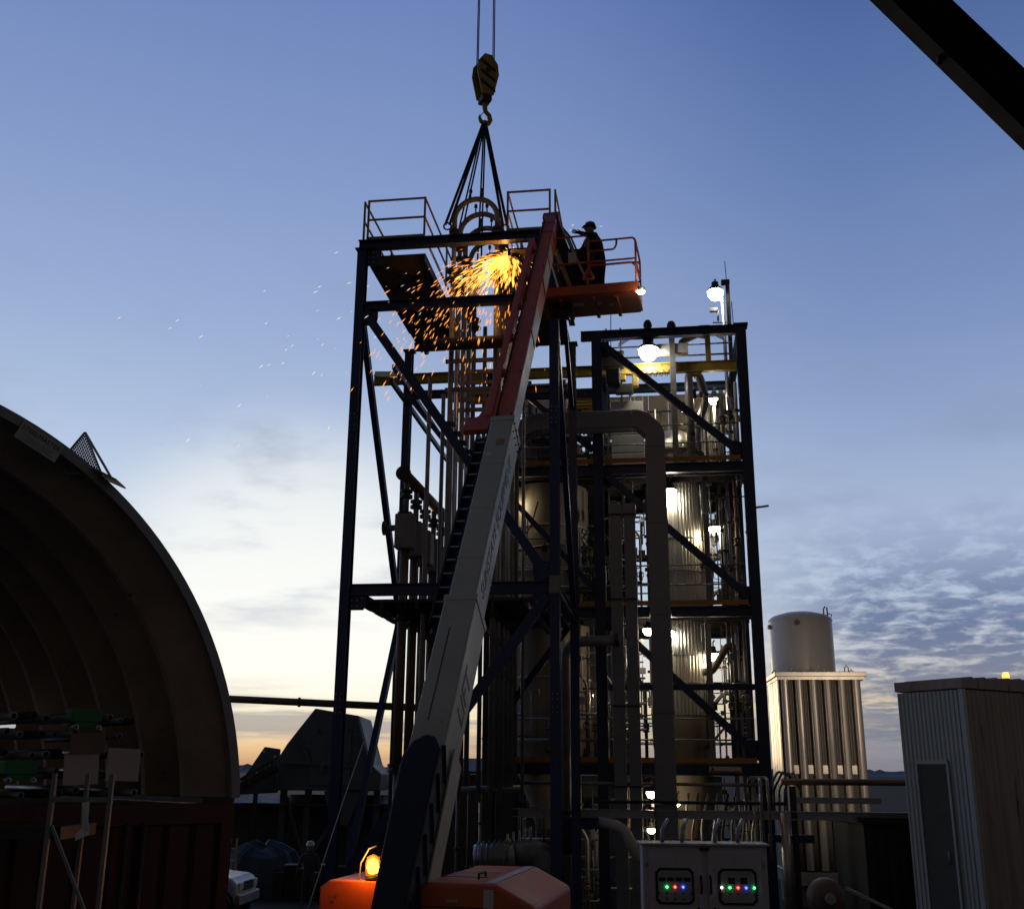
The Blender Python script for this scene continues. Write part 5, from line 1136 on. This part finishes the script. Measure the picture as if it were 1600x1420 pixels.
# ================================================================== arched shelter on the left
AP = math.radians(46)
AB = Vector((-2.53, 10.5, 3.71)); an = Vector((-math.sin(AP), math.cos(AP), 0)); ae = Vector((-math.cos(AP), -math.sin(AP), 0))
AR, ACS, ACZ = 3.61, 3.61, 3.34
AM = Matrix((ae, an, Vector((0, 0, 1)))).transposed().to_4x4(); AM.translation = Vector((AB.x, AB.y, 0))     # x across the span, y into the shelter
sh = thing('arched_shelter', 'dark corrugated steel arch shelter filling the left edge', 'shelter', (AB.x, AB.y, 3.6))
def arcpt(th, r, y): return Vector((ACS - r * math.cos(th), y, ACZ + r * math.sin(th)))
t0_, t1_ = .085, math.pi - .085; NA = 72; pitch = .75
def arch_panel(i):
    """one deep corrugation of the arch: flat crest, slope, flat trough, slope"""
    y0 = .04 + i * pitch; prof = [(y0, .0), (y0 + .14, .0), (y0 + .42, -.27), (y0 + .50, -.27), (y0 + .75, .0)]
    vs, fs = [], []
    for a in range(NA + 1):
        th = t0_ + (t1_ - t0_) * a / NA
        vs += [arcpt(th, AR + d_, y) for y, d_ in prof]
    k = len(prof)
    for a in range(NA):
        for j in range(k - 1): fs.append((a * k + j, a * k + j + 1, (a + 1) * k + j + 1, (a + 1) * k + j))
    return MB(AM).add(vs, fs)
for i in range(13): arch_panel(i).build('arch_panel', 'arch_steel', sh)
vs, fs = [], []
for a in range(NA + 1):
    th = t0_ + (t1_ - t0_) * a / NA
    vs += [arcpt(th, AR + .03, -.02), arcpt(th, AR - .06, -.02), arcpt(th, AR - .06, .03), arcpt(th, AR + .03, .03)]
for a in range(NA):
    for j in range(4): fs.append((a * 4 + j, a * 4 + (j + 1) % 4, a * 4 + 4 + (j + 1) % 4, a * 4 + 4 + j))
MB(AM).add(vs, fs).build('edge_trim', 'arch_trim', sh)
MB(AM).span((.03, .0, 3.602), (.36, 9.8, 3.65)).build('base_channel', 'dark_iron', sh)
# maker's plate on the trim
th0 = 1.175
sp_ = arcpt(th0, AR - .09, -.04); tx = Vector((-math.sin(th0), 0, -math.cos(th0))) * 1.0     # pointing down to the right in the view
ty = Vector((-math.cos(th0), 0, math.sin(th0)))
sgn = MB(AM).poly([sp_ + tx * a + ty * b for a, b in ((-.20, -.085), (.20, -.085), (.20, .085), (-.20, .085))], (0, .012, 0)).build('maker_plate', 'sign_plate', sh)
mt = AM.to_3x3().to_4x4() @ Matrix((tx, ty, Vector((0, -1, 0)))).transposed().to_4x4()
m2 = mt.copy(); m2.translation = AM @ (sp_ + ty * .035 + Vector((0, -.001, 0))); text_part('STEELMASTER', 'decal_dark', sgn, m2, .06, .001)
for oy, hw in ((-.018, .145), (-.038, .11), (-.058, .16)):          # lines of print too small to read
    MB(AM).poly([sp_ + Vector((0, -.002, 0)) + tx * a_ + ty * (oy + b_) for a_, b_ in ((-hw, -.006), (hw, -.006), (hw, .006), (-hw, .006))], (0, .002, 0)).build('small_print', 'panel_face', sgn)
# perforated triangular cowl on the roof edge
cw = thing('roof_cowl', 'perforated triangular metal cowl on top of the arch edge', 'roof cowl', (-3.78, 9.3, 6.5))
a_, b_, c_ = Vector((-4.02, 9.25, 6.55)), Vector((-3.85, 9.25, 6.80)), Vector((-3.67, 9.25, 6.44)); a2 = a_ + Vector((.05, .0, -.14))
for p_, q_ in ((a_, b_), (b_, c_), (c_, a2), (a2, a_)): MB().bar(p_, q_, .016, .016).build('frame_bar', 'arch_trim', cw)
MB().bar(b_, Vector((-3.70, 9.6, 6.47)), .016, .016).build('frame_bar', 'arch_trim', cw)
nb = 15; mesh_ = MB()
for k in range(1, nb):
    f_ = k / nb; p_ = b_.lerp(a_, f_); q_ = b_.lerp(c_, f_); mesh_.bar(p_, q_, .008, .006)
    p_ = a_.lerp(c_, f_); q_ = a_.lerp(b_, f_); mesh_.bar(c_.lerp(a_, f_), c_.lerp(b_, f_), .008, .006); mesh_.bar(p_, q_, .008, .006)
mm = mesh_.build('mesh_screen', 'arch_trim', cw); mm['kind'] = 'stuff'
MB().poly([(-3.72, 9.2, 6.45), (-3.50, 9.2, 6.34), (-3.52, 9.5, 6.34), (-3.74, 9.5, 6.43)], (0, 0, .015)).build('flat_plate', 'arch_trim', cw)
# container under the arch
rc = thing('shipping_container', 'dark red shipping container carrying the foot of the arch shelter', 'container', AM @ Vector((1.2, 3, 0)))
def ctile(x0, x1, z0, z1):
    return MB(AM).poly([(x0, .05, z0), (x0 + .03, .05, z0), (x0 + .055, .0, z0), (x1 - .025, .0, z0), (x1, .05, z0), (x1, .09, z0), (x0, .09, z0)], (0, 0, z1 - z0))
xx = .16; k = 0
while xx < 2.3:
    ctile(xx, xx + .262, .92, 3.42).build('corrugation', 'container_red', rc); xx += .264; k += 1
MB(AM).span((.04, -.02, .7), (.155, .12, 3.58)).build('corner_post', 'container_red', rc); MB(AM).span((2.29, -.02, .7), (2.42, .12, 3.58)).build('corner_post', 'container_red', rc)
MB(AM).span((.04, -.025, 3.43), (2.42, .12, 3.60)).build('top_rail', 'container_red', rc); MB(AM).span((.04, -.02, .72), (2.42, .12, .91)).build('bottom_rail', 'container_red', rc)
MB(AM).span((.045, .125, .75), (2.41, 9.6, 3.585)).build('box', 'container_red', rc)
for x in (.2, 1.9): MB(AM).span((x, .1, 0), (x + .4, 9, .72)).build('footing', 'concrete', rc)
for x in (.92, 1.08): MB(AM).cyl((x, -.03, .95), (x, -.03, 3.45), .02, 8).build('lock_rod', 'dark_iron', rc)
# stock on top of the container: pipe lengths, boards, green crates
rs_ = random.Random(9)
cnt = 0
for row in range(5):
    for col_ in range(8):
        x = .98 + col_ * .155 + rs_.uniform(-.03, .03) + (.07 if row % 2 else 0); z = 3.70 + row * .155 + rs_.uniform(-.02, .02); y = .10 + rs_.uniform(-.04, .25); r_ = rs_.uniform(.022, .036)
        yaw = rs_.uniform(-.08, .08); L2 = rs_.uniform(.9, 1.6)
        o = MB(AM).lathe([(r_ * .7, 0), (r_, 0), (r_, L2), (r_ * .7, L2), (r_ * .7, 0)], (x, y, z), 10, 'Y').build('pipe_length', ['galv', 'pipe_grey', 'dark_iron'][cnt % 3])
        tag(o, f'{ORD[col_]} from the right in the {["bottom", "second", "third", "fourth", "top"][row]} row of stacked pipe lengths on the red container', 'pipe', 'stacked pipe lengths on the container'); cnt += 1
for k, (x, z, w_, h_, lab) in enumerate(((1.53, 3.89, .30, .25, 'pale cardboard sheet leaning left of the other on the pipe stack'), (1.16, 3.93, .30, .27, 'pale cardboard sheet on the right end of the pipe stack'), (1.50, 4.10, .30, .17, 'brown cardboard sheet above the pale ones on the pipe stack'))):
    m_ = MB(AM).box((x, .0, z), (w_, .012, h_), Matrix.Rotation(math.radians((2, -1.5, 3)[k]), 3, 'Y') @ Matrix.Rotation(math.radians(-4), 3, 'X'))
    tag(m_.build('cardboard_sheet', 'cardboard' if k < 2 else 'pipe_brown'), lab, 'cardboard')
for k, (x, z, lab) in enumerate(((1.52, 4.33, 'green bundle clamp at the top of the pipe stack'), (2.02, 3.90, 'green bundle clamp at the left of the pipe stack'))):
    t = thing('pipe_clamp', lab, 'clamp', AM @ Vector((x, .05, z)))
    MB(AM).box((x, .08, z), (.26, .14, .11)).build('body', 'green_block', t, bevel=.01); MB(AM).box((x, .08, z - .08), (.2, .12, .05)).build('foot', 'green_block', t)
    for dx in (-.1, .1): MB(AM).lathe([(.012, 0), (.026, 0), (.026, .03), (.012, .03), (.012, 0)], (x + dx, -.01, z - .1), 10, 'Y').build('ring', 'galv', t)
# upright rack in front of the container
rk = thing('storage_rack', 'light steel rack frame with a diagonal brace in front of the red container', 'rack', (-3.0, 8.5, 0))
for a in (Vector((-3.32, 8.2, 0)), Vector((-2.90, 8.2, 0)), Vector((-3.34, 8.9, 0))):
    MB().bar(a, a + Vector((0, 0, 3.86)), .03, .035).build('upright', 'pipe_grey', rk)
for z in (3.68, 2.4): MB().bar((-3.32, 8.2, z), (-2.90, 8.2, z), .025, .035).build('crossbar', 'pipe_grey', rk)
MB().bar((-3.30, 8.2, 3.5), (-2.95, 8.2, 2.85), .018, .022).build('diagonal', 'pipe_grey', rk); MB().bar((-2.92, 8.2, 2.4), (-3.3, 8.2, 1.6), .018, .022).build('diagonal', 'pipe_grey', rk)
for z in (3.4, 2.2): MB().span((-4.3, 8.25, z), (-3.25, 8.95, z + .09)).build('shelf', 'dark_iron', rk)
rg = thing('hanging_rag', 'torn pale rag hanging from the rack crossbar', 'rag', (-3.0, 8.2, 3.6))
MB().add([(-3.08, 8.15, 3.66), (-3.03, 8.16, 3.67), (-3.02, 8.14, 3.55), (-3.06, 8.15, 3.50), (-3.00, 8.15, 3.45), (-3.09, 8.13, 3.40), (-3.10, 8.14, 3.44), (-3.07, 8.15, 3.48)], [(0, 1, 2, 3), (3, 2, 4, 7), (7, 4, 5, 6)]).build('cloth', 'lift_white', rg).modifiers.new('thick', 'SOLIDIFY').thickness = .004
tl = thing('tube_light', 'dim white tube light far inside the arch shelter', 'lamp', (-5.3, 12, 4.33))
MB().cyl((-5.9, 12.1, 4.33), (-5.36, 12.0, 4.33), .022, 8).build('tube', 'tube_white', tl); MB().bar((-5.95, 12.12, 4.38), (-5.3, 12.0, 4.38), .06, .04).build('batten', 'galv', tl)

# ================================================================== middle distance on the left
op = thing('overhead_pipe', 'long thin overhead pipe crossing the sunset to the frame', 'pipe', (-9.5, 26, 5.5))
MB().tube([(-9.6, 26, 5.60), (-5.0, 26, 5.425), (-1.7, 26, 5.30)], .085, 12).build('pipe', 'pipe_brown', op)
MB().lathe([(.085, 0), (.11, 0), (.11, .05), (.085, .05)], (-5.0, 26, 5.425), 12, 'X', False).build('coupling', 'dark_iron', op)
hp_ = thing('scrap_hopper', 'huge dark blue grey angular steel hopper beyond the frame', 'hopper', (-8, 45, 0))
body = [(-9.35, 3.1), (-9.35, 4.3), (-9.0, 4.9), (-7.95, 6.3), (-6.15, 6.02), (-5.55, 4.1), (-5.15, 3.75), (-5.2, 3.1)]
MB().poly([(x, 45, z) for x, z in body], (0, 4, 0)).build('hopper_body', 'hopper_blue', hp_, bevel=.04)
MB().poly([(x, 44.9, z) for x, z in ((-8.0, 3.3), (-8.0, 5.2), (-7.2, 5.6), (-6.4, 5.3), (-6.4, 3.3))], (0, .1, 0)).build('side_plate', 'hopper_blue', hp_, bevel=.02)
for x0, z0, x1, z1 in ((-9.2, 4.2, -6.2, 4.05), (-7.2, 5.6, -7.2, 3.3), (-8.6, 5.2, -8.0, 4.2), (-6.2, 5.9, -5.6, 4.0), (-9.3, 3.2, -5.3, 3.2)): MB().bar((x0, 44.85, z0), (x1, 44.85, z1), .12, .1).build('stiffener', 'hopper_blue', hp_)
MB().box((-7.35, 44.8, 4.0), (.4, .1, .35)).build('hinge_block', 'hopper_blue', hp_, bevel=.03); MB().cyl((-7.35, 44.74, 4.0), (-7.35, 44.70, 4.0), .1, 12).build('pin', 'dark_iron', hp_)
MB().poly([(x, 45.2, z) for x, z in ((-11.2, 2.9), (-10.7, 3.6), (-9.95, 4.78), (-9.36, 4.7), (-9.36, 3.0))], (0, .4, 0)).build('wing_plate', 'hopper_blue', hp_, bevel=.03)
for x, z in ((-9.95, 4.6), (-9.5, 4.4), (-9.62, 4.05), (-9.85, 3.85), (-10.2, 3.8)): MB().cyl((x, 45.19, z), (x, 45.17, z), .06, 10).build('sky_disc', 'lift_white', hp_)  # pale discs stand in for sky shining through bolt holes
MB().poly([(x, 44.95, z) for x, z in ((-7.4, 3.08), (-5.9, 3.08), (-6.4, 1.8), (-7.0, 1.8))], (0, 2.4, 0)).build('chute', 'hopper_blue', hp_)
for x in (-9.2, -5.4, -8.2, -6.4): MB().bar((x, 46, 0), (x, 46, 3.1), .25, .25).build('leg', 'hopper_blue', hp_)
MB().bar((-8.2, 46, 0.3), (-6.4, 46, 3.0), .15, .15).build('brace', 'hopper_blue', hp_); MB().bar((-9.2, 46.1, 3.0), (-8.2, 46.1, .4), .15, .15).build('brace', 'hopper_blue', hp_)
cv = thing('conveyor', 'dark inclined conveyor rising to the hopper from the left', 'conveyor', (-11, 44, 0))
MB().bar((-12.2, 44, 2.2), (-9.2, 44, 3.95), .9, .22).build('belt', 'dark_iron', cv)
for z in (-.25, .28): MB().bar((-12.2, 43.5, 2.2 + z), (-9.2, 43.5, 3.95 + z), .08, .1).build('side_truss', 'dark_iron', cv)
for k in range(9): MB().bar((-12.0 + k * .33, 43.5, 2.1 + k * .19), (-11.85 + k * .33, 43.5, 2.7 + k * .19), .05, .05).build('lattice', 'dark_iron', cv)
for x in (-11.5, -9.9): MB().bar((x, 44, 0), (x, 44, 3.0), .15, .15).build('leg', 'dark_iron', cv)
sd_ = thing('sorting_shed', 'low dark open shed under the hopper', 'shed', (-6, 48, 0))
MB().span((-12.5, 47.2, 0), (-3.5, 47.4, 2.6)).build('rear_wall', 'duct_dark', sd_); MB().poly([(-12.5, 45.6, 2.5), (-3.5, 45.6, 2.5), (-3.5, 47.5, 2.8), (-12.5, 47.5, 2.8)], (0, 0, .1)).build('roof', 'duct_dark', sd_)
td = thing('tarpaulin_heap', 'dark blue tarpaulin draped over a heap behind the white pickup', 'tarpaulin', (-7.6, 37, 0))
tv, tf = [], []; rt = random.Random(3); nt = 30
for q, (r_, z_) in enumerate(((1.15, 0), (1.12, .5), (1.0, .95), (.82, 1.3), (.5, 1.5), (.18, 1.6))):
    for j in range(nt):
        th = 2 * math.pi * j / nt; rr_ = r_ * (1 + .07 * math.sin(5 * th + q * .3) + .05 * math.sin(11 * th) + rt.uniform(-.015, .015)) * (1.25 - .25 * abs(math.sin(th)))
        tv.append((-8.0 + rr_ * math.cos(th), 37 + .8 * rr_ * math.sin(th), z_ * (1 + .08 * math.sin(2 * th + 1))))
for q in range(5):
    for j in range(nt): tf.append((q * nt + j, q * nt + (j + 1) % nt, (q + 1) * nt + (j + 1) % nt, (q + 1) * nt + j))
tf.append(tuple(range(5 * nt, 6 * nt)))
MB().add(tv, tf, False).build('cover', 'tarp_blue', td)
# white pickup, nose to the right
PK = Matrix.Translation((-9.55, 31.2, 0)) @ Matrix.Rotation(math.radians(-4), 4, 'Z')
pk = thing('pickup_truck', 'white pickup truck with its nose showing past the red container', 'truck', (-9.3, 31.2, 0))
sidep = [(-2.7, .55), (-2.7, 1.18), (-.75, 1.18), (-.45, 1.78), (.75, 1.80), (1.25, 1.28), (2.35, 1.16), (2.52, 1.0), (2.55, .5)]
MB(PK).poly([(x, -.9, z) for x, z in sidep], (0, 1.8, 0)).build('body', 'truck_white', pk, bevel=.07, seg=3)
MB(PK).poly([(-.38, -.905, 1.25), (-.22, -.905, 1.70), (.68, -.905, 1.72), (1.08, -.905, 1.30)], (0, 1.81, 0)).build('side_glass', 'glass_dark', pk)
MB(PK).box((2.55, 0, .62), (.14, 1.8, .26)).build('bumper', 'galv', pk, bevel=.03)
for y in (-.62, .62): MB(PK).box((2.54, y, .95), (.06, .34, .18)).build('headlight', 'lift_white', pk, bevel=.02)
MB(PK).box((2.54, 0, .93), (.05, .8, .22)).build('grille', 'lift_black', pk)
for x in (-1.7, 2.0):
    for y in (-.86, .86):
        w_ = MB(PK).lathe([(.22, -.12), (.36, -.12), (.40, -.07), (.40, .07), (.36, .12), (.22, .12)], (x, y, .40), 24, 'Y').build('wheel', 'rubber', pk)
        MB(PK).lathe([(0, -.09), (.10, -.11), (.22, -.09), (.22, .09), (0, .09)], (x, y, .40), 18, 'Y').build('rim', 'galv', w_)
    MB(PK).lathe([(.44, -.02), (.50, -.02), (.50, .02), (.44, .02)], (x, -.905, .42), 24, 'Y', False).build('wheel_arch', 'lift_black', pk)
MB(PK).box((.95, -1.05, 1.35), (.1, .2, .22)).build('mirror', 'lift_black', pk, bevel=.03)
dr_ = thing('blue_drum', 'small blue plastic drum beside the pickup hood', 'drum', (-7.55, 29.6, 0))
MB().lathe([(0, 0), (.28, 0), (.3, .05), (.3, .4), (.31, .43), (.3, .46), (.3, .85), (.28, .9), (0, .9)], (-7.55, 29.6, .35), 20).build('barrel', 'plastic_blue', dr_)
MB().span((-7.9, 29.3, 0), (-7.2, 29.9, .34)).build('pallet', 'wood_plank', dr_)
yl_ = thing('step_ladder', 'yellow step ladder standing behind the pickup', 'ladder', (-8.1, 33.5, 0))
for dx in (-.12, .12): MB().bar((-8.1 + dx * 1.6, 33.3, 0), (-8.1 + dx * .7, 33.6, 1.95), .05, .05).build('side_rail', 'yellow_paint', yl_)
for k in range(5): MB().bar((-8.25 + .02 * k, 33.34 + .05 * k, .35 + .33 * k), (-7.95 - .02 * k, 33.34 + .05 * k, .35 + .33 * k), .06, .03).build('step', 'yellow_paint', yl_)
for k in range(7):
    x = -7.2 + k * .36; h_ = .75 + .12 * ((k * 5) % 3)
    b2 = thing('waste_bin', f'{ORD[k]} from the left of the dark bins beside the far worker', 'bin', (x, 36.2, 0), 'dark bins in the yard')
    MB().poly([(x - .16, 36, 0), (x + .16, 36, 0), (x + .2, 36, h_), (x - .2, 36, h_)], (0, .45, 0)).build('tub', ['lift_black', 'dark_iron', 'cloth_dark'][(k * 2) % 3], b2, bevel=.02)
    MB().box((x, 36.22, h_ + .03), (.44, .5, .05)).build('lid', ['lift_black', 'pipe_grey', 'lift_black'][k % 3], b2, bevel=.015)
FM = Matrix.Translation((-6.02, 34.6, 0)) @ Matrix.Rotation(math.radians(10), 4, 'Z')
person('person', 'worker in dark checked jacket and white hard hat standing in the yard', FM, (((.30, -.02, 1.16), (.33, -.10, .92)), ((-.30, -.02, 1.16), (-.33, -.10, .92))), 'cloth_check', 'hat_white')

fb = thing('far_building', 'long low dark warehouse behind the foot of the tower', 'building', (3, 50, 0))
for k in range(9): MB().span((-4.4 + k * 1.52, 49 + .04 * (k % 2), 0), (-2.9 + k * 1.52, 52, 3.75)).build('wall_bay', 'duct_dark', fb)
MB().poly([(-4.7, 48.6, 3.78), (9.6, 48.6, 3.78), (9.6, 50.6, 4.35), (-4.7, 50.6, 4.35)], (0, 0, .1)).build('roof', 'dark_iron', fb)
for k in range(4): MB().box((-3 + k * 3.3, 48.95, 2.6), (.9, .04, .5)).build('window', 'glass_dark', fb)
